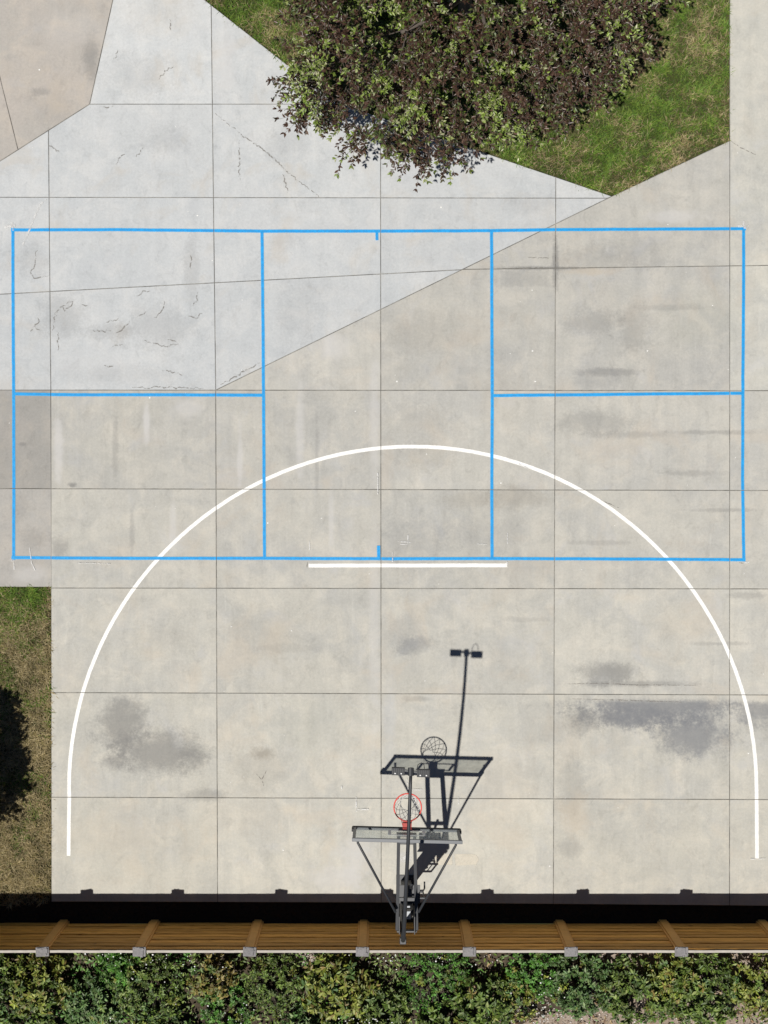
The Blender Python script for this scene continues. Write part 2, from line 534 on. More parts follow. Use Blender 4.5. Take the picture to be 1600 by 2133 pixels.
def side_tint(px, py):
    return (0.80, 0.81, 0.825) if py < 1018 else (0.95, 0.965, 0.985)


pave = joint_base('court_pavement', court_poly, 'tan concrete court slabs carrying the painted court lines', -0.0120)
plaza = joint_base('plaza_pavement', plaza_poly, 'pale grey newer concrete between lawn and diagonal joint', -0.0135)
walk = joint_base('footpath', walk_poly, 'pinkish tan concrete path with the angled corner', -0.0150)
side = joint_base('side_path', side_poly, 'darker concrete path ending at the dry grass strip', -0.0165)
slabs(court_poly, [V3, V4, H2R, H3, H4, H5, H6, H7, (1885, 0, 1884, 1660), (1520, -170, 2100, -170)], 'court', pave, court_tint)
slabs(plaza_poly, [(101, 270, 106, 811), V3, V4, (0, 410, 1275, 412), (0, 612, 980, 560), (-250, 400, -248, 811)], 'plaza', plaza, plaza_tint)
slabs(walk_poly, [(0, 160, 38, 312), (-300, 0, 350, -190), (-260, 0, -160, 437)], 'walk', walk, lambda x, y: (jit(), jit(0.015), jit(0.015)))
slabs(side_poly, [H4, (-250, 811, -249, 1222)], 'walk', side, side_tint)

# ------------------------------------------------------------------ paint
ALL_JOINTS = [(101, 270, 106, 811, 270, 811), V2, V2U, V3 + (360, 1850), V4 + (380, 1860), V5 + (0, 1700),
              (106, 812, 107, 1878, 812, 1878)]
H_JOINTS = [H4, H5, H6, H7]


def paint_mat(name, core, edge, c0, c1, patch=0.0, rough=0.6, amax=1.0):
    """uv.y runs -1..1 across the stroke; soft sprayed rim, slightly broken core"""
    t = NT(name)
    uv = t.node('ShaderNodeUVMap').outputs[0]
    sp = t.node('ShaderNodeSeparateXYZ', None, Vector=uv)
    P = t.pos()
    v = t.math('ABSOLUTE', t.math('MULTIPLY_ADD', t.math('SUBTRACT', t.noise(P, 2.5, 3), 0.5), 0.3, t.math('SUBTRACT', t.math('MULTIPLY', sp.outputs[1], 2.0), 1.0)))
    n = t.noise(P, 60, 4, 0.7)
    n2 = t.noise(P, 14, 4, 0.7)
    e = t.math('MULTIPLY_ADD', t.math('SUBTRACT', n, 0.5), 0.35, v)
    a = t.ramp(e, c1, c0)
    a = t.math('MULTIPLY', a, t.ramp(t.math('ADD', n2, t.math('MULTIPLY', n, 0.4)), 0.60, 0.78, 1 - patch, 1.0))
    a = t.math('MULTIPLY', a, amax)
    col = t.mix(t.ramp(e, c0 - 0.12, c0 + 0.12), core, edge)
    col = t.mix(t.ramp(n2, 0.45, 0.7, 0, 0.35), col, edge)
    b = t.bsdf(col, rough, None, 0, 0.3)
    tr = t.node('ShaderNodeBsdfTransparent').outputs[0]
    mx = t.node('ShaderNodeMixShader')
    t.put(mx.inputs[0], a); t.put(mx.inputs[1], tr); t.put(mx.inputs[2], b)
    return t.done(mx.outputs[0])


M_blue = paint_mat('blue_line_paint', (0.003, 0.245, 0.60), (0.015, 0.36, 0.71), 0.44, 0.95, 0.16)
M_white = paint_mat('white_line_paint', (0.78, 0.77, 0.74), (0.70, 0.69, 0.66), 0.80, 1.0, 0.14)
M_chalk = paint_mat('white_chalk', (0.66, 0.655, 0.64), (0.62, 0.615, 0.60), 0.15, 1.0, 0.85, 0.9, 0.85)
M_cream = paint_mat('cream_patch', (0.60, 0.555, 0.465), (0.60, 0.555, 0.465), 0.88, 1.0, 0.15, 0.85, 0.8)
M_crack = paint_mat('crack_dirt', (0.13, 0.12, 0.105), (0.22, 0.205, 0.185), 0.0, 1.0, 1.0, 0.95, 0.75)
paint_z = [0.0035]


def ribbon(name, pts, width, mat, parent=None, label=None, cut=True, z=None, taper=False, wob=0.0, step=0.12):
    """painted stroke along photo pixels PTS, WIDTH in metres, cut open over the slab joints"""
    if parent is None: parent = pave
    if z is None:
        paint_z[0] += 0.0007
        z = paint_z[0]
    P = [G(*p) for p in pts]
    # resample
    Q = [P[0]]
    for a, b in zip(P, P[1:]):
        n = max(1, int((b - a).length / step))
        Q += [a + (b - a) * (i / n) for i in range(1, n + 1)]
    bm = bmesh.new()
    uvl = bm.loops.layers.uv.new('UVMap')
    rows = []
    L = 0
    for i, q in enumerate(Q):
        t = (Q[min(i + 1, len(Q) - 1)] - Q[max(i - 1, 0)]).normalized()
        nrm = Vector((-t.y, t.x, 0))
        w = width / 2
        if taper:
            s = i / max(1, len(Q) - 1)
            w *= 0.35 + 0.65 * math.sin(math.pi * min(max(s, 0.02), 0.98)) * random.uniform(0.6, 1.2)
        c = q + nrm * random.uniform(-wob, wob)
        if i: L += (Q[i] - Q[i - 1]).length
        rows.append((bm.verts.new((c.x - nrm.x * w, c.y - nrm.y * w, z)), bm.verts.new((c.x + nrm.x * w, c.y + nrm.y * w, z)), L))
    for r, s in zip(rows, rows[1:]):
        f = bm.faces.new((r[0], s[0], s[1], r[1]))
        for lp, uv in zip(f.loops, ((r[2], 0), (s[2], 0), (s[2], 1), (r[2], 1))): lp[uvl].uv = uv
    if cut:
        js = [j[:4] for j in ALL_JOINTS] + H_JOINTS
        for (x0, y0, x1, y1) in js:
            a, b = G(x0, y0), G(x1, y1)
            d = (b - a).normalized()
            nn = Vector((-d.y, d.x, 0))
            if abs(nn.dot((P[-1] - P[0]).normalized())) < 0.25 and len(P) < 9: continue
            for s in (-1, 1):
                bmesh.ops.bisect_plane(bm, geom=bm.verts[:] + bm.edges[:] + bm.faces[:], plane_co=a + nn * s * 0.006, plane_no=nn, dist=1e-6)
            dead = []
            for f in bm.faces:
                c = f.calc_center_median()
                c.z = 0
                al = (c - a).dot(d)
                if abs((c - a).dot(nn)) < 0.0059 and -0.05 < al < (b - a).length + 0.05: dead.append(f)
            if dead: bmesh.ops.delete(bm, geom=dead, context='FACES')
    me = bpy.data.meshes.new(name)
    bm.to_mesh(me); bm.free()
    me.materials.append(mat)
    o = bpy.data.objects.new(name, me)
    place(o, parent)
    if label: o['label'] = label
    return o


# white basketball lines (under the blue ones)
arc = [(143, 1782), (143.5, 1720), (144.5, 1660)]
for i in range(0, 73):
    a = math.pi - math.pi * i / 72
    arc.append((860 + 716 * math.cos(a), 1641 - 711.5 * math.sin(a)))
arc += [(1576.5, 1700), (1577, 1788)]
ribbon('three_point_line', arc, 0.078, M_white, label='white painted three-point arc')
ribbon('free_throw_line', [(643, 1177.5), (1056, 1177)], 0.080, M_white, label='white painted free throw bar')
BW = 0.080
ribbon('court_line', [(27, 474), (27, 600), (28.5, 820), (29, 1000), (28.5, 1166)], BW, M_blue)
ribbon('court_line', [(1549, 473), (1549, 600), (1547.5, 820), (1547, 1000), (1549.5, 1169)], BW, M_blue)
ribbon('court_line', [(23, 478.5), (250, 478), (546, 481), (800, 481), (1024, 480), (1150, 478), (1350, 477), (1554, 476)], BW, M_blue)
ribbon('court_line', [(24, 1161), (150, 1162), (320, 1162.5), (551, 1162.5), (800, 1163.5), (1025, 1163), (1300, 1164), (1553, 1165.5)], BW, M_blue)
ribbon('court_line', [(546, 481), (547.5, 640), (549, 820), (550, 1000), (551, 1162)], BW, M_blue)
ribbon('court_line', [(1024, 481), (1024.5, 640), (1025.5, 820), (1024.5, 1000), (1025, 1162)], BW, M_blue)
ribbon('court_line', [(29, 820), (150, 822), (350, 822), (549, 823)], BW, M_blue)
ribbon('court_line', [(1025, 823.5), (1200, 822), (1400, 820), (1548, 819)], BW, M_blue)
ribbon('net_mark', [(785, 481), (785.5, 500)], 0.075, M_blue)
ribbon('net_mark', [(788.5, 1136), (789, 1162)], 0.085, M_blue)
for pts, w in [
    ([(97, 416), (85, 425), (75, 445), (65, 470), (55, 494), (46, 513)], 0.05), ([(10, 473), (32, 469)], 0.09), ([(25, 462), (28, 480)], 0.05), ([(1535, 471), (1560, 470)], 0.07), ([(1548, 460), (1552, 476)], 0.08),
    ([(29, 1168), (30, 1186)], 0.035), ([(20, 1164), (30, 1168)], 0.07), ([(62, 1140), (66, 1172), (74, 1188)], 0.028), ([(1548, 1172), (1560, 1170)], 0.05), ([(1549, 1184), (1550, 1195)], 0.025),
    ([(645, 1127), (645, 1146)], 0.025), ([(828, 1127), (857, 1129)], 0.035), ([(834, 1133), (850, 1133)], 0.025), ([(850, 1114), (850, 1134)], 0.035), ([(994, 1132), (1014, 1133)], 0.025), ([(1057, 1108), (1057, 1132)], 0.025),
    ([(1056, 1169), (1057, 1181)], 0.035), ([(1563, 1788.5), (1594, 1788)], 0.03), ([(742, 1660), (742.5, 1690)], 0.04), ([(744, 1685), (768, 1685)], 0.04), ([(1080, 966), (1092, 972), (1106, 976)], 0.03),
    ([(712, 1637), (712, 1646)], 0.03), ([(848, 1620), (850, 1644)], 0.03), ([(858, 1644), (880, 1644)], 0.035), ([(955, 1660), (955, 1674)], 0.025), ([(818, 1150), (818, 1170)], 0.03),
    ([(787, 985), (787, 1030)], 0.03), ([(160, 1172), (230, 1174)], 0.02)]:
    ribbon('chalk_mark', pts, w, M_chalk, cut=False)

cracks_plaza = [
    [(152, 625), (131, 636), (116, 649), (112, 677), (110, 688)], [(131, 638), (135, 647), (144, 640), (152, 627)], [(77, 659), (82, 670), (71, 679), (86, 689)], [(62, 688), (74, 680)],
    [(193, 687), (210, 692), (231, 687)], [(221, 670), (247, 664)], [(240, 696), (259, 683), (270, 668)], [(285, 617), (294, 609), (311, 604)], [(341, 625), (343, 640), (334, 651), (322, 662)],
    [(300, 709), (319, 715), (345, 722), (360, 717), (375, 715)], [(349, 708), (367, 709)], [(232, 722), (255, 717)], [(411, 608), (412, 623), (401, 636)], [(392, 659), (409, 664), (420, 651)],
    [(77, 520), (71, 550), (64, 571), (71, 578), (101, 574)], [(396, 527), (399, 545), (397, 561)], [(120, 689), (121, 730)], [(217, 760), (236, 762)], [(285, 660), (296, 655), (304, 650)],
    [(448, 236), (470, 252), (499, 277), (532, 300), (562, 322), (600, 360), (640, 390), (668, 412)], [(499, 292), (498, 330), (499, 375)], [(276, 808), (330, 806), (424, 809)],
    [(545, 753), (499, 779), (458, 802)], [(259, 319), (240, 341)], [(300, 307), (283, 326)], [(360, 137), (345, 148), (330, 165)], [(170, 635), (182, 637)], [(335, 770), (380, 780)],
    [(588, 362), (600, 400)], [(100, 300), (128, 320)], [(355, 40), (356, 64)], [(247, 105), (235, 128)]]
for c in cracks_plaza:
    ribbon('crack', c, 0.045, M_crack, plaza, cut=False, z=0.0028, taper=True, wob=0.02, step=0.035)
for c in [[(1521, 292), (1545, 308), (1575, 322)], [(555, 1605), (545, 1624), (533, 1611)], [(545, 1624), (550, 1637)], [(1250, 1040), (1290, 1058)], [(640, 1170), (640, 1184)], [(1540, 1172), (1550, 1173)],
          [(1175, 1424), (1250, 1423), (1320, 1426), (1450, 1427)], [(1190, 1455), (1300, 1458), (1420, 1462)], [(1100, 536), (1152, 537)], [(1040, 559), (1100, 557), (1200, 558), (1260, 556)]]:
    ribbon('crack', c, 0.032, M_crack, pave, cut=False, z=0.0028, taper=True, wob=0.004, step=0.03)
ribbon('chip', [(210, 221), (222, 224), (236, 220)], 0.05, M_crack, plaza, cut=False, z=0.0028, taper=True)


def patch(name, poly, mat, label):
    c = sum((G(*p) for p in poly), Vector()) / len(poly)
    vs = [(c.x, c.y, 0.0032)] + [(G(*p).x, G(*p).y, 0.0032) for p in poly]
    n = len(poly)
    fs = [[0, 1 + i, 1 + (i + 1) % n] for i in range(n)]
    o = mesh_obj(name, vs, fs, mat, pave)
    uv = o.data.uv_layers.new(name='UVMap')
    for p in o.data.polygons:
        for li in p.loop_indices:
            uv.data[li].uv = (0, 0.5) if o.data.loops[li].vertex_index == 0 else (0, 1.0)
    o['label'] = label


patch('repair_patch', [(946, 1778), (985, 1778), (993, 1780), (999, 1790), (994, 1802), (948, 1803)], M_cream, 'cream filler patch with a pointed end')
patch('repair_patch', [(825, 1772), (862, 1772), (866, 1800), (822, 1801)], M_chalk, 'whitish worn filler patch')
patch('repair_patch', [(905, 1778), (942, 1778), (944, 1802), (903, 1802)], M_cream, 'faint cream filler patch')

# specks of grit and droppings on the concrete
sv, sf = [], []
for i in range(75):
    px, py = random.uniform(5, 1595), random.uniform(10, 1840)
    if px < 110 and py > 1215: continue
    if px > 428 and px < 1520 and py < 420: continue
    c = G(px, py, 0.003)
    r = random.choice([0.008, 0.009, 0.010, 0.012, 0.016])
    b = len(sv)
    k = 6
    sv += [(c.x, c.y, 0.010)] + [(c.x + r * random.uniform(.7, 1.3) * math.cos(6.283 * j / k), c.y + r * random.uniform(.7, 1.2) * math.sin(6.283 * j / k), 0.002) for j in range(k)]
    sf += [[b, b + 1 + j, b + 1 + (j + 1) % k] for j in range(k)]
o = mesh_obj('grit_speck', sv, sf, simple('white_grit', (0.72, 0.71, 0.68), 0.8, 0.2), pave)
o['kind'] = 'stuff'


# ------------------------------------------------------------------ foliage tools
def leaf_material(name, trans=0.25, rough=0.42):
    t = NT(name)
    at = t.node('ShaderNodeAttribute', {'attribute_name': 'leaf_colour'})
    g = t.node('ShaderNodeNewGeometry')
    v = t.math('MULTIPLY_ADD', g.outputs['Random Per Island'], 0.7, 0.65)
    comb = t.node('ShaderNodeCombineColor', None, Red=v, Green=v, Blue=v).outputs[0]
    col = t.mix(1.0, at.outputs['Color'], comb, 'MULTIPLY')
    b = t.bsdf(col, rough, None, 0, 0.5)
    tr = t.node('ShaderNodeBsdfTranslucent', None, Color=col).outputs[0]
    mx = t.node('ShaderNodeMixShader')
    mx.inputs[0].default_value = trans
    t.put(mx.inputs[1], b); t.put(mx.inputs[2], tr)
    return t.done(mx.outputs[0])


M_leaf = leaf_material('plum_leaf', 0.22, 0.38)
M_shrub_leaf = leaf_material('shrub_leaf', 0.22, 0.5)
M_blade = leaf_material('grass_blade', 0.3, 0.6)
M_bark = simple('grey_bark', (0.10, 0.082, 0.068), 0.9, 0.5, 25, bump=0.4)


def norm(a): return a / np.maximum(np.linalg.norm(a, axis=-1, keepdims=True), 1e-9)


def leaf_mesh(name, base, d, nrm, ln, wd, col, mat, parent, fold=0.25, droop=0.15):
    """many folded pointed leaves as one part. base,d,nrm (N,3), ln,wd (N,), col (N,3)"""
    N = len(base)
    d = norm(d)
    s = norm(np.cross(d, nrm))
    u = np.cross(s, d)
    L, W = ln[:, None], wd[:, None]
    m = base + d * L * 0.45
    V = np.stack([base,
                  m + s * W * 0.5 + u * W * fold,
                  m + d * L * 0.30 + s * W * 0.33 + u * (W * fold * 0.6 - L * droop * 0.4),
                  base + d * L - u * L * droop,
                  m + d * L * 0.30 - s * W * 0.33 + u * (W * fold * 0.6 - L * droop * 0.4),
                  m - s * W * 0.5 + u * W * fold,
                  m + d * L * 0.30 - u * L * droop * 0.5], axis=1).reshape(-1, 3)
    tri = np.array([[0, 1, 6], [1, 2, 6], [2, 3, 6], [0, 6, 5], [6, 4, 5], [6, 3, 4]])
    F = (np.arange(N)[:, None, None] * 7 + tri[None]).reshape(-1, 3)
    return raw_mesh(name, V, F, np.repeat(col, 7, axis=0), mat, parent)


def raw_mesh(name, V, F, C, mat, parent):
    me = bpy.data.meshes.new(name)
    me.vertices.add(len(V))
    me.vertices.foreach_set('co', V.astype(np.float32).ravel())
    me.loops.add(F.size)
    me.loops.foreach_set('vertex_index', F.astype(np.int32).ravel())
    me.polygons.add(len(F))
    me.polygons.foreach_set('loop_start', np.arange(0, F.size, 3, dtype=np.int32))
    me.polygons.foreach_set('loop_total', np.full(len(F), 3, dtype=np.int32))
    at = me.attributes.new('leaf_colour', 'FLOAT_COLOR', 'POINT')
    cc = np.concatenate([C, np.ones((len(C), 1))], axis=1).astype(np.float32)
    at.data.foreach_set('color', cc.ravel())
    me.materials.append(mat)
    me.update(calc_edges=True)
    o = bpy.data.objects.new(name, me)
    return place(o, parent)


def pick_colours(weights, palette, n):
    idx = RNG.choice(len(palette), n, p=np.array(weights) / sum(weights))
    return np.array(palette)[idx]


# ------------------------------------------------------------------ grass
def in_poly(x, y, poly):
    r = np.zeros(len(x), bool)
    n = len(poly)
    for i in range(n):
        x0, y0 = poly[i]; x1, y1 = poly[(i + 1) % n]
        c = ((y0 > y) != (y1 > y)) & (x < (x1 - x0) * (y - y0) / (y1 - y0 + 1e-12) + x0)
        r ^= c
    return r


def vnoise(x, y, sc, seed):
    """cheap smooth value noise for patchy turf"""
    r = np.random.default_rng(seed).random((64, 64))
    u, v = x * sc + 20, y * sc + 20
    i, j = np.floor(u).astype(int), np.floor(v).astype(int)
    fu, fv = u - i, v - j
    fu, fv = fu * fu * (3 - 2 * fu), fv * fv * (3 - 2 * fv)
    g = lambda a, b: r[a % 64, b % 64]
    return (g(i, j) * (1 - fu) + g(i + 1, j) * fu) * (1 - fv) + (g(i, j + 1) * (1 - fu) + g(i + 1, j + 1) * fu) * fv


def grass(name, poly_px, n, dry_fn, label, hmin, hmax, seed):
    poly = [(G(*p).x, G(*p).y) for p in poly_px]
    xs, ys = [p[0] for p in poly], [p[1] for p in poly]
    x = RNG.uniform(min(xs), max(xs), n); y = RNG.uniform(min(ys), max(ys), n)
    k = in_poly(x, y, poly)
    x, y = x[k], y[k]
    # tufts
    tuft = vnoise(x, y, 6.0, seed) * 0.6 + vnoise(x, y, 15.0, seed + 1) * 0.4
    k = RNG.random(len(x)) < 0.35 + 1.0 * tuft
    x, y, tuft = x[k], y[k], tuft[k]
    x = x + RNG.normal(0, 0.018, len(x)); y = y + RNG.normal(0, 0.018, len(x))
    m = len(x)
    dry = np.clip(dry_fn(x * PX + 800, 1066 - y * PX) + 0.75 * (vnoise(x, y, 2.0, seed + 2) - 0.5) + 0.7 * (vnoise(x, y, 6.5, seed + 3) - 0.5), 0, 1)
    isdry = RNG.random(m) < dry
    g1 = pick_colours([3, 3, 2, 1], [(0.140, 0.222, 0.03), (0.096, 0.180, 0.022), (0.19, 0.245, 0.045), (0.072, 0.125, 0.02)], m)
    g2 = pick_colours([3, 2, 2, 1], [(0.34, 0.275, 0.145), (0.27, 0.215, 0.10), (0.44, 0.365, 0.21), (0.20, 0.17, 0.06)], m)
    col = np.where(isdry[:, None], g2, g1) * (0.40 + 1.05 * tuft)[:, None]
    ang = RNG.uniform(0, 2 * np.pi, m)
    h = RNG.uniform(hmin, hmax, m) * (0.6 + 0.7 * tuft)
    lean = RNG.uniform(0.35, 1.5, m) * h
    w = RNG.uniform(0.004, 0.008, m)
    dx, dy = np.cos(ang), np.sin(ang)
    z0 = np.full(m, -0.066)
    A = np.stack([x - dy * w, y + dx * w, z0], 1)
    B = np.stack([x + dy * w, y - dx * w, z0], 1)
    mx, my = x + dx * lean * 0.35, y + dy * lean * 0.35
    Cc = np.stack([mx - dy * w * .8, my + dx * w * .8, z0 + h * 0.65], 1)
    D = np.stack([mx + dy * w * .8, my - dx * w * .8, z0 + h * 0.65], 1)
    E = np.stack([x + dx * lean, y + dy * lean, z0 + h * 0.9], 1)
    V = np.stack([A, B, Cc, D, E], 1).reshape(-1, 3)
    tri = np.array([[0, 1, 3], [0, 3, 2], [2, 3, 4]])
    F = (np.arange(m)[:, None, None] * 5 + tri[None]).reshape(-1, 3)
    o = raw_mesh(name, V, F, np.repeat(col, 5, axis=0), M_blade, None)
    return tag(o, label, 'grass', kind='stuff')


def dry_lawn(px, py):
    edge = np.clip(1 - np.abs((py - (408 - (px - 1275) * 0.475)) / 70.0), 0, 1) * (px > 1200) * 0.45
    right = np.clip(1 - np.abs(px - 1450) / 110.0, 0, 1) * np.clip(1 - py / 330, 0, 1) * 0.42
    mid = np.exp(-((px - 1330) / 40) ** 2 - ((py - 165) / 45) ** 2) * 0.45
    return 0.20 + edge + right + mid


def dry_verge(px, py):
    g = np.clip((py - 1240) / 120, 0, 1)
    return 0.40 + 0.62 * g - 0.18 * np.clip((60 - px) / 60, 0, 1) * (py < 1400) + 0.12 * np.clip((py - 1650) / 120, 0, 1)


lawn_px = [(264, -130), (694, 209), (1275, 406), (1519, 291), (1519, -330), (308, -330)]
verge_px = [(-330, 1224), (106, 1224), (105, 1878), (-330, 1915)]
grass('lawn_grass', lawn_px, 260000, dry_lawn, 'mostly green lawn with tan patches under the plum tree', 0.06, 0.105, 11)
grass('verge_grass', verge_px, 110000, dry_verge, 'dry brownish grass strip beside the court slabs', 0.055, 0.10, 31)


# ------------------------------------------------------------------ trees
def make_tree(name, base, R, zc, up, down, nclump, ntwig, nleaf, palette, label, seed, llen=(0.062, 0.105), flat=1.0, keep=None, lobes=None, tight=1.0):
    global RNG
    RNG = np.random.default_rng(seed)
    random.seed(seed)
    root = empty(name, base)
    bx, by = base[0], base[1]
    # clumps on a lumpy shell
    cl = []
    tries = 0
    while len(cl) < nclump and tries < nclump * 60:
        tries += 1
        a = random.uniform(0, 2 * math.pi)
        w = random.uniform(-0.3, 0.3) if random.random() < 0.35 else random.uniform(-0.55, 1.0)
        s = math.sqrt(max(0, 1 - w * w))
        rad = random.choice([1, 1, 1, 0.93, 0.82, 0.6]) * (0.93 + 0.10 * math.sin(3 * a + seed) + 0.05 * math.sin(7 * a + 2 * seed))
        if lobes is not None: rad = random.choice([1, 1, 0.97, 0.9, 0.85, 0.75, 0.55, 0.4]) * lobes(a)
        p = Vector((bx + R * rad * s * math.cos(a), by + R * rad * s * math.sin(a) * flat, zc + (up if w > 0 else down) * w * rad))
        if all((p - q[0]).length > R * 0.112 for q in cl):
            cl.append((p, Vector((s * math.cos(a), s * math.sin(a), w))))
    # trunk and limbs
    tb = MB()
    top = Vector((bx + 0.05, by - 0.04, 1.25))
    tb.tube([(bx, by, -0.1), (bx + 0.01, by, 0.12), (bx - 0.02, by + 0.02, 0.6), top], [0.17, 0.125, 0.105, 0.095], 12)
    tb.build('trunk', M_bark, root, True, at=(bx, by, 0))
    nl = 8
    ends = []
    mbs = [MB() for _ in range(nl)]
    for i in range(nl):
        a = 2 * math.pi * (i + random.uniform(-.2, .2)) / nl
        r = R * (0.5 if i % 2 else 0.36)
        e = Vector((bx + r * math.cos(a), by + r * math.sin(a), zc + up * (0.12 if i % 2 else 0.42)))
        m = top.lerp(e, 0.5) + Vector((random.uniform(-.1, .1), random.uniform(-.1, .1), 0.12))
        mbs[i].tube([top - Vector((0, 0, 0.15)), top.lerp(m, 0.5) + Vector((0, 0, 0.03)), m, e], [0.065, 0.055, 0.042, 0.026], 8)
        ends.append((e, m))
    for p, dr in cl:
        if random.random() < 0.78: continue
        i = min(range(nl), key=lambda q: (ends[q][0] - p).length)
        e = ends[i][1].lerp(ends[i][0], random.uniform(0.2, 1.0))
        q = e.lerp(p, 0.5) + Vector((random.uniform(-.25, .25), random.uniform(-.25, .25), random.uniform(-.15, .05)))
        mbs[i].tube([e, q, p], [0.013, 0.009, 0.005], 5)
    for i in range(nl): mbs[i].build('limb', M_bark, root, True, at=top)
    # twigs and leaves
    B, D, Nn, Ln, Wd, Cc = [], [], [], [], [], []
    tw = MB()
    for p, dr in cl:
        bias = random.random()
        hi = max(0.0, min(1.0, (p.z - zc) / up))
        cfresh = random.random() < palette['fresh'] * (0.16 + 1.7 * hi)
        for _ in range(ntwig):
            s = p + Vector((random.gauss(0, .10), random.gauss(0, .10), random.gauss(0, .08))) * (R / 3.3) ** 0.5 - dr * 0.10
            d = (dr * 0.75 + Vector((0, 0, 0.35)) + Vector((random.gauss(0, .55), random.gauss(0, .55), random.gauss(0, .4)))).normalized()
            ln = random.uniform(0.25, 0.62) if dr.z < 0.35 else random.uniform(0.2, 0.45)
            ln *= tight
            if keep is not None and not keep(s + d * ln): continue
            e = s + d * ln + Vector((0, 0, -0.04))
            tw.tube([s - dr * 0.05, e], [0.0045, 0.002], 3, caps=False)
            fresh = random.random() < (0.78 if cfresh else 0.10)
            n = nleaf
            tt = np.concatenate([RNG.uniform(0.2, 0.95, n - 5), np.full(5, 0.98)])
            b = np.array(s)[None] + np.array(e - s)[None] * tt[:, None]
            rv = norm(RNG.normal(size=(n, 3)))
            dv = np.array(d)
            perp = norm(rv - (rv @ dv)[:, None] * dv[None])
            dd = norm(perp * 0.85 + dv[None] * np.where(tt > 0.96, 1.1, 0.55)[:, None] + np.array([0, 0, 0.12]))
            nn = norm(np.array([0, 0, 1.0])[None] * 0.9 + RNG.normal(size=(n, 3)) * 0.45 + np.array([-0.1, -0.15, 0]))
            B.append(b); D.append(dd); Nn.append(nn)
            sc = 0.85 if fresh else 1.0
            l = RNG.uniform(llen[0], llen[1], n) * sc
            Ln.append(l); Wd.append(l * RNG.uniform(0.32, 0.44, n))
            if fresh:
                c = pick_colours(*palette['new'], n)
            else:
                mixf = bias * 0.8
                c1 = pick_colours(*palette['old'], n); c2 = pick_colours(*palette['mid'], n)
                pick = RNG.random(n) < (0.08 + 0.36 * mixf if tt is not None else 0)
                c = np.where(pick[:, None], c2, c1)
                if random.random() < 0.28: c[tt > 0.96] = pick_colours(*palette['new'], int((tt > 0.96).sum())) * 0.8
            Cc.append(c)
    cr = leaf_mesh('crown', np.concatenate(B), np.concatenate(D), np.concatenate(Nn), np.concatenate(Ln), np.concatenate(Wd), np.concatenate(Cc), M_leaf, root)
    cr['kind'] = 'stuff'
    w = tw.build('twigs', M_bark, cr)
    w.name = 'twig_growth'
    w['kind'] = 'stuff'
    tag(root, label, 'tree')
    return root


plum = {'fresh': 0.36,
        'new': ([3, 3, 2, 2], [(0.21, 0.29, 0.05), (0.16, 0.23, 0.04), (0.28, 0.32, 0.11), (0.36, 0.36, 0.21)]),
        'old': ([4, 3, 2, 1], [(0.080, 0.044, 0.030), (0.058, 0.033, 0.023), (0.110, 0.064, 0.043), (0.064, 0.056, 0.023)]),
        'mid': ([3, 3, 2], [(0.06, 0.085, 0.022), (0.085, 0.115, 0.032), (0.14, 0.14, 0.075)])}
make_tree('plum_tree', (1.50, 9.28, 0), 3.28, 2.1, 2.2, 0.95, 250, 21, 20, plum,
          'broad plum tree with purple-brown and fresh green leaves on the lawn', 5,
          lobes=lambda a: float(np.interp(math.degrees(a) % 360, [0, 20, 60, 120, 180, 196, 207, 214, 222, 234, 245, 258, 273, 287, 301, 320, 348, 360],
                                          [1.0, 1.0, 1.0, 1.0, .96, .90, 1.01, 1.10, 1.14, 1.06, 1.02, .97, .90, .86, .86, .88, .97, 1.0])))
dark = {'fresh': 0.15, 'new': plum['new'], 'old': ([3, 2], [(0.05, 0.07, 0.022), (0.035, 0.055, 0.018)]), 'mid': plum['mid']}
make_tree('verge_tree', (-9.13, -5.0, 0), 1.86, 2.4, 1.8, 1.3, 190, 24, 14, dark,
          'leafy green tree casting a black shadow over the dry grass strip', 9, tight=0.6, keep=lambda q: q.x < -7.08 * (1 - q.z / CAM_H) - 0.12)

# ------------------------------------------------------------------ fence
random.seed(21)


def wood_mat():
    t = NT('brown_fence_board')
    P = t.pos()
    oi = t.node('ShaderNodeObjectInfo')
    off = t.math('MULTIPLY', oi.outputs['Random'], 37.0)
    vv = t.node('ShaderNodeCombineXYZ', None, X=off, Y=off, Z=off).outputs[0]
    Q = t.vmath('ADD', P, vv)
    g = t.noise(t.vmath('MULTIPLY', Q, (1.6, 20, 26)), 1.0, 5, 0.65, 0.6)
    g2 = t.noise(t.vmath('MULTIPLY', Q, (5, 60, 90)), 1.0, 3, 0.6)
    kn = t.noise(t.vmath('MULTIPLY', Q, (2.2, 5, 7)), 1.0, 3, 0.6, 1.5)
    col = t.mix(t.ramp(g, 0.35, 0.65), (0.48, 0.225, 0.04), (0.76, 0.385, 0.08))
    col = t.mix(t.ramp(g2, 0.5, 0.75, 0, 0.55), col, (0.17, 0.08, 0.02))
    col = t.mix(t.ramp(kn, 0.64, 0.74, 0, 0.75), col, (0.10, 0.05, 0.015))
    tv = t.math('MULTIPLY_ADD', oi.outputs['Random'], 0.5, 0.75)
    col = t.mix(1.0, col, t.node('ShaderNodeCombineColor', None, Red=tv, Green=tv, Blue=tv).outputs[0], 'MULTIPLY')
    h = t.math('ADD', g, t.math('MULTIPLY', g2, 0.5))
    return t.done(t.bsdf(col, 0.75, t.bump(h, 0.7, 0.012), 0, 0.3))


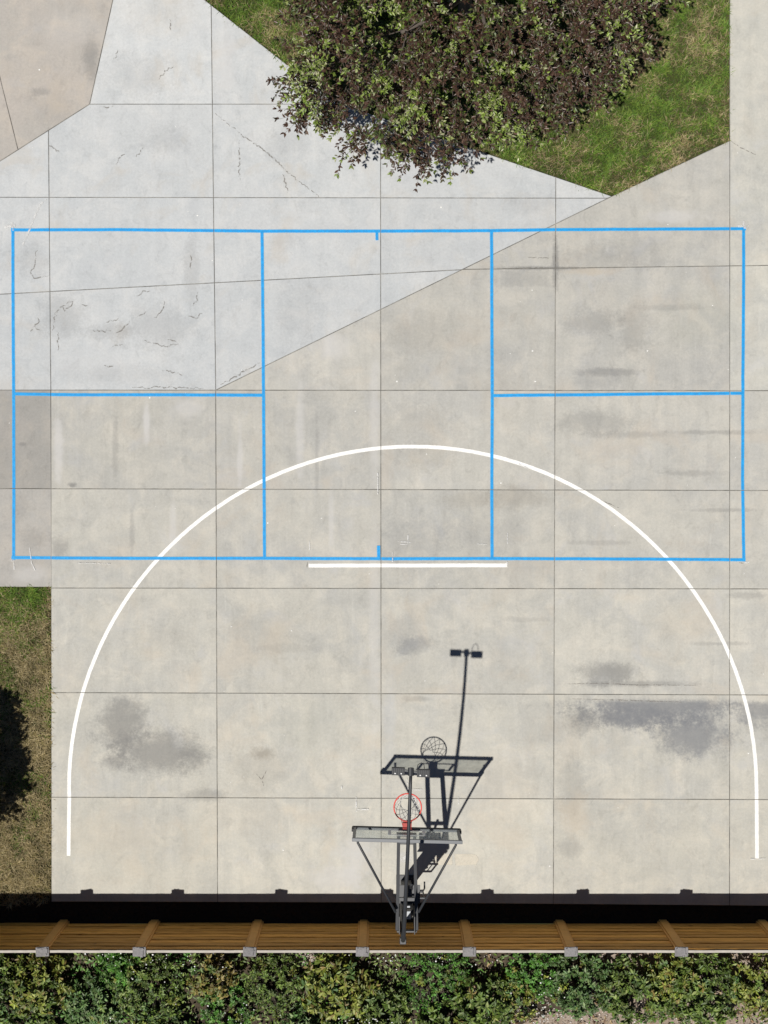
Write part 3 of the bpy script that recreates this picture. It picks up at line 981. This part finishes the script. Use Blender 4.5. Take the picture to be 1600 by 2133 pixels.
M_wood = wood_mat()
M_post = simple('brown_post', (0.60, 0.305, 0.075), 0.75, 0.35, 9, bump=0.2)
M_gap_shade = simple('gap_shade', (0.025, 0.015, 0.008), 0.9, 0.3)
M_cap = simple('grey_cast_cap', (0.20, 0.19, 0.19), 0.9, 0.7, 30, bump=0.6)
M_coping = simple('pale_top_edge', (0.40, 0.365, 0.32), 0.85, 0.35, 12)
FY = -7.60
PZ = 1.95
caps = [-560, -350, -135, 88, 290, 520, 755, 978, 1190, 1420, 1640, 1860, 2080]
fx = [G(c, 1980, PZ).x for c in caps]
fence = empty('board_fence', (0, FY, 0))
tag(fence, 'brown horizontal board fence with grey capped posts along the court', 'fence')
for i, x in enumerate(fx):
    m = MB()
    m.box((x, FY - 0.005, PZ / 2 - 0.1), (0.145, 0.165, PZ + 0.2 - 0.05), bev=0.012)
    m.box((x, FY - 0.005, PZ / 2 - 0.15), (0.205, 0.115, PZ + 0.2 - 0.16), bev=0.01)
    p = m.build('post', M_post, fence, at=(x, FY, 0))
    m = MB()
    m.box((x, FY - 0.004, PZ - 0.018), (0.23, 0.165, 0.04), rz=random.uniform(-.04, .04), bev=0.012)
    m.box((x - 0.01, FY + 0.0, PZ + 0.012), (0.165, 0.13, 0.03), rz=random.uniform(-.08, .08), bev=0.012)
    m.box((x + random.uniform(-.02, .02), FY + 0.02, PZ + 0.008), (0.14, 0.12, 0.03), rz=random.uniform(-.2, .2), bev=0.01)
    for k in range(5):
        m.box((x + random.uniform(-.08, .08), FY + random.uniform(-.07, .07), PZ + 0.005), (random.uniform(.03, .06), random.uniform(.03, .05), 0.05), rz=random.uniform(0, 1.5), bev=0.006)
    place_parent = p
    c = m.build('post_cap', M_cap, fence)
NB = 9
top_z = 1.885
for i in range(len(fx) - 1):
    x0, x1 = fx[i] + 0.10, fx[i + 1] - 0.10
    zb = 0.045 if i in (3, 5, 7, 8, 9) else -0.03
    bh = (top_z - zb) / NB
    for k in range(NB):
        m = MB()
        z0 = zb + k * bh
        dy = random.uniform(-0.007, 0.007)
        g = random.uniform(0.016, 0.036)
        # slightly wavy board: 9 stations, top and bottom edges uneven
        n = 8
        vs, fs = [], []
        for j in range(n + 1):
            x = x0 + (x1 - x0) * j / n
            a = z0 + g / 2 + random.uniform(-0.003, 0.005)
            b = z0 + bh - g / 2 + random.uniform(-0.005, 0.003)
            f = FY + 0.028 + dy + random.uniform(-0.003, 0.003)
            vs += [(x, f - 0.006, a), (x, f, a + 0.012), (x, f, b - 0.012), (x, f - 0.008, b), (x, FY - 0.022, b), (x, FY - 0.022, a)]
        for j in range(n):
            for q in range(6):
                r = (q + 1) % 6
                fs.append([j * 6 + q, (j + 1) * 6 + q, (j + 1) * 6 + r, j * 6 + r])
        fs.append([0, 1, 2, 3, 4, 5]); fs.append([n * 6 + q for q in range(5, -1, -1)])
        mesh_obj('board', vs, fs, M_wood, fence, at=((x0 + x1) / 2, FY, z0))
    # added near-black panel, its colour stands in for shade in the board gaps
    m = MB()
    m.box(((x0 + x1) / 2, FY - 0.033, (top_z + 0.06) / 2 + 0.0), (x1 - x0, 0.016, top_z - 0.12), bev=0.002)
    m.build('gap_shade_panel', M_gap_shade, fence, at=((x0 + x1) / 2, FY, 0.1))
    m = MB()
    n = 10
    pts = [(x0 - 0.0 + (x1 - x0) * j / n, FY - 0.008, top_z + 0.012 + random.uniform(-0.002, 0.002)) for j in range(n + 1)]
    for a, b in zip(pts, pts[1:]):
        m.box(((a[0] + b[0]) / 2, a[1] + random.uniform(-.0015, .0015), a[2]), (b[0] - a[0], 0.042, 0.026), bev=0.0)
    m.build('top_edge', M_coping, fence, at=((x0 + x1) / 2, FY, top_z))

# ------------------------------------------------------------------ basketball goal
M_steel = simple('dark_grey_steel', (0.024, 0.0255, 0.029), 0.5, 0.2, 40, spec=0.5)
M_post_steel = simple('grey_post_steel', (0.11, 0.105, 0.095), 0.55, 0.2, 40, spec=0.4)
M_black = simple('black_pad', (0.012, 0.012, 0.013), 0.6, 0.2, 40)
M_frame = simple('grey_board_frame', (0.085, 0.092, 0.102), 0.45, 0.15, 40, spec=0.5)
M_grey = simple('light_grey_metal', (0.36, 0.38, 0.40), 0.5, 0.15, 40)
M_rim = simple('red_rim', (0.62, 0.055, 0.04), 0.5, 0.2, 40, spec=0.5)
M_net = simple('white_net_cord', (0.75, 0.74, 0.72), 0.8, 0.1, 40)
M_lens = simple('lamp_lens', (0.7, 0.72, 0.74), 0.3, 0.05, 40)


def glass_mat():
    t = NT('board_glass')
    tr = t.node('ShaderNodeBsdfTransparent', None, Color=(0.92, 0.94, 0.93, 1)).outputs[0]
    gl = t.node('ShaderNodeBsdfGlossy', None, Color=(0.9, 0.95, 0.95, 1), Roughness=0.04).outputs[0]
    df = t.bsdf((0.75, 0.78, 0.77), 0.6)
    P = t.pos()
    m0 = t.node('ShaderNodeMixShader'); t.put(m0.inputs[0], t.ramp(t.noise(P, 8, 4), 0.3, 0.8, 0.12, 0.26)); t.put(m0.inputs[1], tr); t.put(m0.inputs[2], df)
    m1 = t.node('ShaderNodeMixShader'); t.put(m1.inputs[0], 0.04); t.put(m1.inputs[1], m0.outputs[0]); t.put(m1.inputs[2], gl)
    return t.done(m1.outputs[0])


M_glass = glass_mat()
BX, BY = 0.385, -5.445            # board centre on the ground
RZ = math.radians(-1.4)
ux, uy = Vector((math.cos(RZ), math.sin(RZ), 0)), Vector((-math.sin(RZ), math.cos(RZ), 0))
PXX, PY = 0.405, -6.86           # post


def W(a, b, z): return Vector((BX, BY, 0)) + ux * a + uy * b + Vector((0, 0, z))


goal = empty('basketball_hoop', (PXX, PY, 0))
tag(goal, 'basketball hoop on a dark steel post with glass backboard and red rim', 'hoop')
AX = (ux, uy, Vector((0, 0, 1)))
RIMZ = 2.29
BB, BT, BWD = 2.14, 3.21, 1.83
# backboard
m = MB()
m.box(W(0, 0, (BB + BT) / 2), (BWD - 0.08, 0.012, BT - BB - 0.08), axes=AX)
board = m.build('backboard', M_glass, goal, at=W(0, 0, BB))
m = MB()
m.box(W(0, 0, BT - 0.03), (BWD, 0.058, 0.055), axes=AX, bev=0.005)
m.box(W(0, 0, BB + 0.04), (BWD, 0.045, 0.05), axes=AX, bev=0.005)
for s in (-1, 1): m.box(W(s * (BWD / 2 - 0.03), 0, (BB + BT) / 2 + 0.005), (0.050, 0.042, BT - BB - 0.124), axes=AX, bev=0.004)
m.build('board_frame', M_frame, board)
m = MB()
m.box(W(0, 0.002, BB - 0.005), (BWD + 0.03, 0.060, 0.06), axes=AX, bev=0.012)
for s in (-1, 1): m.box(W(s * (BWD / 2 + 0.004), 0.002, BB + 0.12), (0.036, 0.060, 0.2), axes=AX, bev=0.01)
m.build('edge_pad', M_black, board)
m = MB()
for s in (-1, 1): m.box(W(s * 0.29, 0.010, RIMZ + 0.25), (0.05, 0.004, 0.45), axes=AX)
for z in (RIMZ + 0.05, RIMZ + 0.45): m.box(W(0, 0.010, z), (0.528, 0.0045, 0.05), axes=AX)
m.build('target_square', M_net, board)
# rim
rc = W(0.01, 0.40, RIMZ)
m = MB()
m.tube([rc + Vector((0.235 * math.cos(a), 0.235 * math.sin(a), 0)) for a in [2 * math.pi * k / 40 for k in range(40)]], 0.0115, 8, closed=True)
for s in (-1, 1): m.tube([W(s * 0.06, 0.06, RIMZ - 0.02), W(s * 0.09, 0.185, RIMZ - 0.005)], 0.008, 6)
rim = m.build('rim', M_rim, goal, True, at=rc)
m = MB()
m.box(W(0.01, 0.095, RIMZ), (0.150, 0.15, 0.02), axes=AX, bev=0.004)
m.box(W(0.01, 0.033, RIMZ - 0.05), (0.155, 0.03, 0.20), axes=AX, bev=0.004)
for s in (-1, 1): m.box(W(0.01 + s * 0.068, 0.08, RIMZ - 0.045), (0.008, 0.10, 0.08), axes=AX)
m.build('rim_bracket', M_rim, rim)
m = MB()
ring = lambda k, r, z: rc + Vector((r * math.cos(math.pi * k / 12), r * math.sin(math.pi * k / 12), z))
lev = [(0.228, -0.005), (0.195, -0.11), (0.16, -0.2), (0.13, -0.29), (0.115, -0.36), (0.118, -0.43)]
for k in range(0, 24, 2):
    for s in (-1, 1):
        m.tube([ring(k + s * j + random.uniform(-.15, .15), r, z + random.uniform(-.012, .012)) for j, (r, z) in enumerate(lev)], 0.0045, 4, caps=False)
m.build('net', M_net, rim)
# extension arms
m = MB()
aL = []
for s in (-1, 1):
    a, b = W(s * 0.135, -0.05, 2.50), Vector((PXX - 0.02 + s * 0.165, PY - 0.16, 2.80))
    m.bar(a, b, 0.055, 0.07)
    aL.append((a, b))
m.bar(aL[0][0] + Vector((0, -0.11, 0.035)), aL[1][0] + Vector((0, -0.11, 0.035)), 0.05, 0.045)
m.bar(aL[0][1] + Vector((0, 0.5, -0.10)), aL[1][1] + Vector((0, 0.5, -0.10)), 0.06, 0.06)
m.build('upper_arm', M_steel, goal, at=aL[0][1])
m = MB()
m.box(W(0, -0.04, 2.42), (0.34, 0.018, 0.30), axes=AX, bev=0.004)
m.build('mounting_plate', M_steel, goal, at=W(0, -0.04, 2.4))
m = MB()
for s in (-1, 1): m.bar(W(s * 0.137, -0.05, 2.39), Vector((PXX - 0.02 + s * 0.16, PY - 0.02, 2.66)), 0.042, 0.05)
m.build('lower_arm', M_steel, goal, at=(PXX, PY, 2.0))
for s in (-1, 1):
    m = MB()
    k0 = W(s * 0.82, -0.03, 2.88)
    k1 = W(s * 0.82, -0.11, 2.885)
    e = Vector((PXX - 0.02 + s * 0.19, PY + 0.16, 2.88))
    m.tube([k0, k1, k1.lerp(e, 0.04), e], 0.021, 8)
    m.build('brace', M_steel, goal, True, at=e)
# post
m = MB()
m.box((PXX, PY, 1.17), (0.19, 0.16, 2.34), bev=0.012)
m.build('post', M_post_steel, goal, at=(PXX, PY, 0))
m = MB()
m.box((PXX, PY, 0.0105), (0.36, 0.34, 0.018), bev=0.003)
for sx in (-1, 1):
    for sy in (-1, 1): m.tube([(PXX + sx * 0.14, PY + sy * 0.13, 0.015), (PXX + sx * 0.14, PY + sy * 0.13, 0.055)], 0.014, 6)
m.build('base_plate', M_steel, goal, at=(PXX, PY, 0))
for s in (-1, 1):
    m = MB()
    m.box((PXX - 0.02 + s * 0.128, PY - 0.06, 2.48), (0.016, 0.30, 0.82), bev=0.003)
    m.build('side_plate', M_steel, goal, at=(PXX, PY, 2.1))
m = MB()
m.box((PXX - 0.02, PY - 0.19, 2.72), (0.34, 0.03, 0.12), bev=0.004)
m.build('rear_plate', M_steel, goal, at=(PXX, PY, 2.7))
m = MB()
m.box((PXX - 0.015, PY - 0.01, 2.36), (0.135, 0.135, 0.03), bev=0.006)
m.box((PXX - 0.015, PY + 0.12, 2.29), (0.11, 0.03, 0.05), bev=0.004)
m.build('post_cap', M_grey, goal, at=(PXX, PY, 2.3))
m = MB()   # height adjuster: screw jack and crank in front of the post
m.tube([(PXX + 0.05, PY + 0.13, 1.16), (PXX + 0.06, PY + 0.34, 1.91)], 0.04, 10)
m.tube([(PXX + 0.06, PY + 0.34, 1.88), (PXX + 0.06, PY + 0.50, 2.36)], 0.024, 8)
m.box((PXX + 0.05, PY + 0.12, 1.12), (0.14, 0.10, 0.14), bev=0.006)
m.build('height_jack', M_steel, goal, at=(PXX, PY, 1.1))
m = MB()
m.tube([(PXX + 0.10, PY + 0.12, 1.10), (PXX + 0.30, PY + 0.12, 1.05), (PXX + 0.32, PY + 0.12, 0.90), (PXX + 0.32, PY + 0.24, 0.89)], 0.015, 6)
m.build('crank_handle', M_steel, goal, at=(PXX, PY, 1.0))
m = MB()
m.box((PXX + 0.02, PY + 0.24, 1.89), (0.40, 0.32, 0.02), bev=0.003)
m.box((PXX + 0.02, PY + 0.10, 1.82), (0.40, 0.02, 0.16), bev=0.003)
m.build('gusset_plate', M_steel, goal, at=(PXX, PY, 1.9))
m = MB()
m.bar((PXX + 0.10, PY + 0.02, 0.74), (PXX + 0.30, PY + 0.02, 0.74), 0.03, 0.04)
m.bar((PXX + 0.30, PY + 0.02, 0.74), (PXX + 0.30, PY + 0.02, 1.22), 0.022, 0.03)
m.bar((PXX + 0.22, PY + 0.02, 0.75), (PXX + 0.22, PY + 0.02, 1.22), 0.012, 0.02)
m.bar((PXX + 0.10, PY + 0.02, 1.22), (PXX + 0.32, PY + 0.02, 1.22), 0.03, 0.04)
m.tube([(PXX + 0.135 + 0.045 * math.cos(a), PY + 0.02, 0.98 + 0.06 * math.sin(a)) for a in [6.283 * k / 14 for k in range(14)]], 0.010, 5, closed=True)
m.build('ball_hook', M_steel, goal, at=(PXX, PY, 0.9))

# ------------------------------------------------------------------ flood light
lp0 = G(840, 1968, 3.62)
LX, LY = lp0.x, lp0.y
lamp = empty('flood_light', (LX, LY, 0))
tag(lamp, 'dark gooseneck lamp pole with two flood heads reaching over the hoop', 'lamp pole')
le = G(856, 1607, 4.95)
m = MB()
pts = [Vector((LX, LY, 0.0)), Vector((LX, LY, 2.0)), Vector((LX, LY, 3.25)), Vector((LX, LY + 0.04, 3.48))]
c1 = Vector((LX, LY + 0.15, 3.70))
for i in range(0, 13):
    s = i / 12
    h = 3.70 + (4.95 - 3.70) * s + 1.15 * s * (1 - s) * 0.95
    pts.append(Vector((LX + (le.x - LX) * (0.05 + 0.95 * s), c1.y + (le.y - c1.y) * s, h)))
m.tube(pts, [0.038] * 4 + [0.036 - 0.010 * i / 12 for i in range(13)], 10)
m.build('pole', M_steel, lamp, True, at=(LX, LY, 0))
m = MB()
m.box((LX, LY, 0.008), (0.18, 0.16, 0.016), bev=0.003)
m.build('base_plate', M_steel, lamp)
m = MB()
for z in (1.1, 2.0):
    m.box((LX + 0.03, (LY + PY - 0.08) / 2, z), (0.07, PY - 0.08 - LY, 0.06), bev=0.004)
m.box((LX, LY - 0.01, 3.30), (0.11, 0.11, 0.10), bev=0.01)
m.build('clamp', M_steel, lamp, at=(LX, LY, 1.4))
m = MB()
m.bar(le + Vector((-0.10, 0.02, 0.0)), le + Vector((0.10, -0.01, 0.0)), 0.035, 0.03)
m.tube([le + Vector((0, -0.06, 0.0)), le + Vector((0, 0.06, 0.0))], 0.048, 10)
m.build('yoke', M_steel, lamp, at=le)
for s in (-1, 1):
    m = MB()
    c = le + Vector((s * 0.195, -0.01 - 0.015 * s, -0.02))
    t = math.radians(14)
    ax = (Vector((1, -0.03, 0)).normalized(), Vector((0, math.cos(t), math.sin(t))), Vector((0, -math.sin(t), math.cos(t))))
    m.box(c, (0.205, 0.125, 0.05), axes=ax, bev=0.008)
    for k in range(6): m.box(c + ax[0] * (-0.08 + 0.032 * k) + ax[2] * 0.032, (0.006, 0.10, 0.02), axes=ax)
    h = m.build('lamp_head', M_steel, lamp, at=c)
    m = MB()
    m.box(c - ax[2] * 0.028, (0.17, 0.095, 0.006), axes=ax)
    m.build('lens', M_lens, h)
    m = MB()
    for k in (-0.05, 0.045): m.tube([c + ax[0] * k + ax[1] * -0.02 + ax[2] * 0.02, c + ax[0] * k + ax[1] * -0.02 + ax[2] * 0.05], 0.011, 8)
    m.build('bolt', M_net, h)
m = MB()
m.tube([le + Vector((0.09, 0.03, 0.02)), le + Vector((0.11, 0.12, 0.06)), le + Vector((0.16, 0.15, 0.08)), le + Vector((0.20, 0.12, 0.05)), le + Vector((0.21, 0.05, 0.02))], 0.006, 5)
m.build('cable', M_black, lamp)


# ------------------------------------------------------------------ planting behind the fence
PAL = {
    'olive': ([3, 3, 2, 1], [(0.115, 0.18, 0.03), (0.075, 0.125, 0.024), (0.165, 0.23, 0.048), (0.225, 0.265, 0.09)]),
    'yellow': ([3, 2, 2, 1], [(0.19, 0.225, 0.032), (0.12, 0.165, 0.028), (0.265, 0.285, 0.065), (0.22, 0.165, 0.05)]),
    'bright': ([3, 3, 2], [(0.065, 0.19, 0.022), (0.09, 0.23, 0.032), (0.135, 0.25, 0.05)]),
    'teal': ([3, 2, 2], [(0.075, 0.15, 0.04), (0.105, 0.185, 0.05), (0.16, 0.22, 0.085)]),
    'rust': ([2, 2, 2], [(0.22, 0.175, 0.04), (0.14, 0.165, 0.035), (0.26, 0.205, 0.065)]),
}


def shrub(px, py, r, h, pal, label, ll, seed, nst=46, nlf=24, ry=None, group=None, name='shrub'):
    global RNG
    RNG = np.random.default_rng(seed)
    rnd = random.Random(seed)
    g = G(px, py, h * 0.7)
    cx, cy = g.x, g.y
    root = empty(name, (cx, cy, 0))
    ry = ry or r
    B, D, N_, L_, W_, C_ = [], [], [], [], [], []
    st = MB()
    for k in range(nst):
        a = rnd.uniform(0, 2 * math.pi)
        q = math.sqrt(rnd.random())
        tip = Vector((cx + r * q * math.cos(a), cy + ry * q * math.sin(a), h * (1 - 0.5 * q * q) * rnd.uniform(0.55, 1.15)))
        tip.y = min(tip.y, FY - 0.10)
        b0 = Vector((cx + 0.22 * r * math.cos(a), cy + 0.22 * ry * math.sin(a), -0.05))
        mid = b0.lerp(tip, 0.5) + Vector((rnd.uniform(-.05, .05), rnd.uniform(-.05, .05), 0.06))
        st.tube([b0, mid, tip], [0.010, 0.007, 0.003], 4, caps=False)
        t = RNG.uniform(0.30, 1.0, nlf) ** 0.6
        t[-4:] = 0.99
        m1, t1 = np.array(mid), np.array(tip)
        pts = m1[None] + (t1 - m1)[None] * ((t - 0.3) / 0.7)[:, None]
        d = np.array((tip - mid).normalized())
        rv = norm(RNG.normal(size=(nlf, 3)))
        perp = norm(rv - (rv @ d)[:, None] * d[None])
        dd = norm(perp * 1.0 + d[None] * 0.45)
        B.append(pts); D.append(dd); N_.append(norm(np.array([[0, -0.1, 1.0]]) + RNG.normal(size=(nlf, 3)) * 0.4))
        l = RNG.uniform(ll * 0.7, ll * 1.25, nlf)
        L_.append(l); W_.append(l * RNG.uniform(0.34, 0.48, nlf))
        c = pick_colours(*PAL[pal], nlf)
        if rnd.random() < 0.18: c = pick_colours(*PAL[rnd.choice(['yellow', 'olive', 'teal'])], nlf)
        C_.append(c * rnd.uniform(0.6, 1.25))
    B = np.concatenate(B)
    D = np.concatenate(D)
    B[:, 1] = np.minimum(B[:, 1], FY - 0.09)
    D[:, 1] = np.where(B[:, 1] > FY - 0.22, -np.abs(D[:, 1]), D[:, 1])
    f = leaf_mesh('foliage', B, D, np.concatenate(N_), np.concatenate(L_), np.concatenate(W_), np.concatenate(C_), M_shrub_leaf, root)
    f['kind'] = 'stuff'
    s = st.build('stem_cluster', M_bark, root)
    s['kind'] = 'stuff'
    tag(root, label, 'shrub', group)
    return root


SHRUBS = [
    (-40, 2060, 0.75, 0.95, 'olive', 'olive green shrub by the fence, next past the yellow-tipped one', 0.11),
    (75, 2060, 0.62, 0.85, 'yellow', 'yellow-tipped olive shrub behind the fence near the dry grass strip', 0.12),
    (195, 2095, 0.60, 0.70, 'teal', 'blue-green shrub beside the dark gap behind the fence', 0.10),
    (310, 2065, 0.72, 0.75, 'olive', 'speckled olive shrub dotted with pale blossoms behind the fence', 0.085),
    (440, 2035, 0.50, 0.85, 'rust', 'rusty yellow shrub in the middle of its fence bay', 0.11),
    (470, 2110, 0.50, 0.60, 'bright', 'bright green low shrub in front of the rusty yellow one', 0.08),
    (570, 2060, 0.62, 0.62, 'olive', 'fine-leaved mid green shrub beside the rusty yellow shrub', 0.075),
    (700, 2065, 0.66, 0.95, 'yellow', 'yellow-green broad-leaved shrub in the bay beside the hoop post', 0.135),
    (800, 2110, 0.5, 0.7, 'olive', 'small olive shrub between yellow-green shrub and clover patch', 0.11),
    (905, 2040, 0.72, 0.45, 'bright', 'low bright green mat of leaves directly behind the hoop', 0.065),
    (1010, 2095, 0.55, 0.8, 'olive', 'olive shrub with upright leaves beyond the bright green mat', 0.13),
    (1120, 2030, 0.55, 0.55, 'bright', 'vivid green shrub between two posts, touching the white pebbles', 0.08),
    (1215, 2055, 0.62, 0.80, 'teal', 'dull dark green shrub before the gravel opening', 0.10),
    (1335, 2065, 0.72, 0.70, 'olive', 'round olive shrub on gravel next to the dull dark green one', 0.115),
    (1465, 2070, 0.76, 0.75, 'olive', 'wide olive shrub on gravel with a dark hollow at its top', 0.12),
    (1595, 2055, 0.66, 0.75, 'yellow', 'yellowish shrub at the end of the gravel by the fence', 0.11),
    (1075, 2085, 0.45, 0.5, 'yellow', 'small yellow-green shrub at the edge of the white pebbles', 0.09),
    (1400, 2040, 0.5, 0.6, 'yellow', 'small bright-tipped shrub squeezed between the two olive mounds on gravel', 0.10),
    (250, 2020, 0.5, 0.6, 'bright', 'fresh green shrub close under the fence beside the pale blossoms', 0.085),
    (1720, 2060, 0.6, 0.8, 'olive', 'olive shrub past the yellowish one', 0.11),
    (60, 2170, 0.6, 0.75, 'olive', 'olive shrub in the back row beside the yellow-tipped one', 0.11),
    (330, 2180, 0.65, 0.75, 'teal', 'blue-green shrub in the back row behind the blossoms', 0.10),
    (640, 2165, 0.60, 0.7, 'teal', 'blue-green shrub in the back row behind fine-leaved shrub', 0.10),
    (760, 2180, 0.5, 0.7, 'yellow', 'small yellow-green shrub in the back row', 0.11),
    (930, 2150, 0.55, 0.7, 'olive', 'olive shrub in the back row behind the green mat', 0.12),
]
for i, (px, py, r, h, pal, lab, ll) in enumerate(SHRUBS):
    big = r / 0.6
    ll *= 0.82
    shrub(px, py, r, h, pal, lab, ll, 100 + i, nst=int(74 * big * big * (1.5 if ll < 0.09 else 1)), nlf=22, group='shrubs behind the fence')

# low weeds, pebbles and white blossoms
RNG = np.random.default_rng(77)
n = 16000
x = RNG.uniform(-9, 9, n); y = RNG.uniform(-10.5, FY - 0.1, n)
px, py = x * PX + 800, 1066 - y * PX
cover = vnoise(x, y, 1.3, 5) * 0.6 + vnoise(x, y, 4, 6) * 0.4
gravel = ((px > 1020) & (py > 2060)) | ((px > 1260) & (px < 1350) & (py < 2010))
k = RNG.random(n) < np.where(gravel, 0.14, np.where(px > 1150, 0.2, 0.35 + 0.9 * (cover - 0.2)))
x, y = x[k], y[k]
m_ = len(x)
b = np.stack([x, y, RNG.uniform(0.0, 0.14, m_)], 1)
d = RNG.normal(size=(m_, 3)); d[:, 2] = np.abs(d[:, 2]) * 0.4
d[:, 1] = np.where(y > FY - 0.22, -np.abs(d[:, 1]), d[:, 1])
l = RNG.uniform(0.05, 0.11, m_)
c = np.where((vnoise(x, y, 1.0, 9) > 0.5)[:, None], pick_colours(*PAL['bright'], m_), pick_colours(*PAL['olive'], m_))
o = leaf_mesh('ground_cover', b, d, norm(np.array([[0, 0, 1.0]]) + RNG.normal(size=(m_, 3)) * 0.3), l, l * 0.45, c, M_shrub_leaf, None)
tag(o, 'low green weeds covering the soil between the shrubs', 'weeds', kind='stuff')


def scatter(name, pts, rmin, rmax, cols, label, cat, flat=0.6):
    V, F, C = [], [], []
    oct_ = np.array([[1, 0, 0], [-1, 0, 0], [0, 1, 0], [0, -1, 0], [0, 0, 1], [0, 0, -1.0]])
    tri = np.array([[0, 2, 4], [2, 1, 4], [1, 3, 4], [3, 0, 4], [2, 0, 5], [1, 2, 5], [3, 1, 5], [0, 3, 5]])
    for i, p in enumerate(pts):
        r = RNG.uniform(rmin, rmax)
        a = RNG.uniform(0, 6.28)
        R2 = np.array([[math.cos(a), math.sin(a), 0], [-math.sin(a), math.cos(a), 0], [0, 0, 1]])
        V.append((oct_ * np.array([r, r * RNG.uniform(.6, 1), r * flat]) * RNG.uniform(.75, 1.2, (6, 1))) @ R2 + np.array(p))
        F.append(tri + 6 * i)
        C.append(np.tile(np.array(cols[RNG.integers(len(cols))]), (6, 1)))
    o = raw_mesh(name, np.concatenate(V), np.concatenate(F), np.concatenate(C), M_pebble, None)
    return tag(o, label, cat, kind='stuff')


M_pebble = leaf_material('pebble', 0.0, 0.9)
n = 2600
x = RNG.uniform(1.6, 9, n); y = RNG.uniform(-10.5, FY - 0.25, n)
k = RNG.random(n) < 0.25 + 0.75 * (vnoise(x, y, 2.2, 41) > 0.55)
x, y = x[k], y[k]; m_ = len(x)
d = RNG.normal(size=(m_, 3)); d[:, 2] *= 0.12
l = RNG.uniform(0.04, 0.10, m_)
c = pick_colours([2, 2, 2, 1], [(0.22, 0.13, 0.06), (0.15, 0.085, 0.045), (0.34, 0.25, 0.13), (0.10, 0.06, 0.035)], m_)
o = leaf_mesh('leaf_litter', np.stack([x, y, RNG.uniform(-0.02, 0.02, m_)], 1), d, norm(np.array([[0, 0, 1.0]]) + RNG.normal(size=(m_, 3)) * 0.2), l, l * 0.4, c, M_shrub_leaf, None)
tag(o, 'brown fallen leaves lying on the gravel', 'leaf litter', kind='stuff')
pts = []
for _ in range(3800):
    px, py = RNG.uniform(1000, 1800), RNG.uniform(1985, 2260)
    if py < 2055 and not (1240 < px < 1360 and py < 2015) and RNG.random() < 0.8: continue
    g = G(px, py); pts.append((g.x, min(g.y, FY - 0.12), -0.03))
for _ in range(500):
    px, py = RNG.uniform(590, 690), RNG.uniform(1980, 2012)
    g = G(px, py); pts.append((g.x, g.y, -0.03))
scatter('gravel', pts, 0.012, 0.032, [(0.33, 0.27, 0.22), (0.42, 0.36, 0.31), (0.24, 0.18, 0.14), (0.5, 0.46, 0.42)], 'tan gravel lying between the shrubs behind the fence', 'gravel')
pts = []
for (cx, cy, sx, sy, nn, z) in [(1100, 2105, 45, 18, 130, 0.05), (335, 2010, 60, 22, 46, 0.72), (800, 1997, 40, 12, 22, 0.5), (940, 1995, 60, 8, 14, 0.45), (470, 2120, 60, 20, 16, 0.6), (760, 2125, 30, 8, 25, 0.6), (1130, 2060, 40, 14, 16, 0.5), (240, 2128, 40, 6, 12, 0.7), (210, 1988, 20, 6, 10, 0.7)]:
    for _ in range(nn):
        g = G(RNG.normal(cx, sx), RNG.normal(cy, sy), z + RNG.uniform(0, 0.12))
        pts.append((g.x, min(g.y, FY - 0.12), g.z))
scatter('white_blossom', pts, 0.010, 0.022, [(0.75, 0.75, 0.72), (0.65, 0.66, 0.6)], 'tiny white blossoms sprinkled over the shrubs behind the fence', 'blossoms', 0.35)
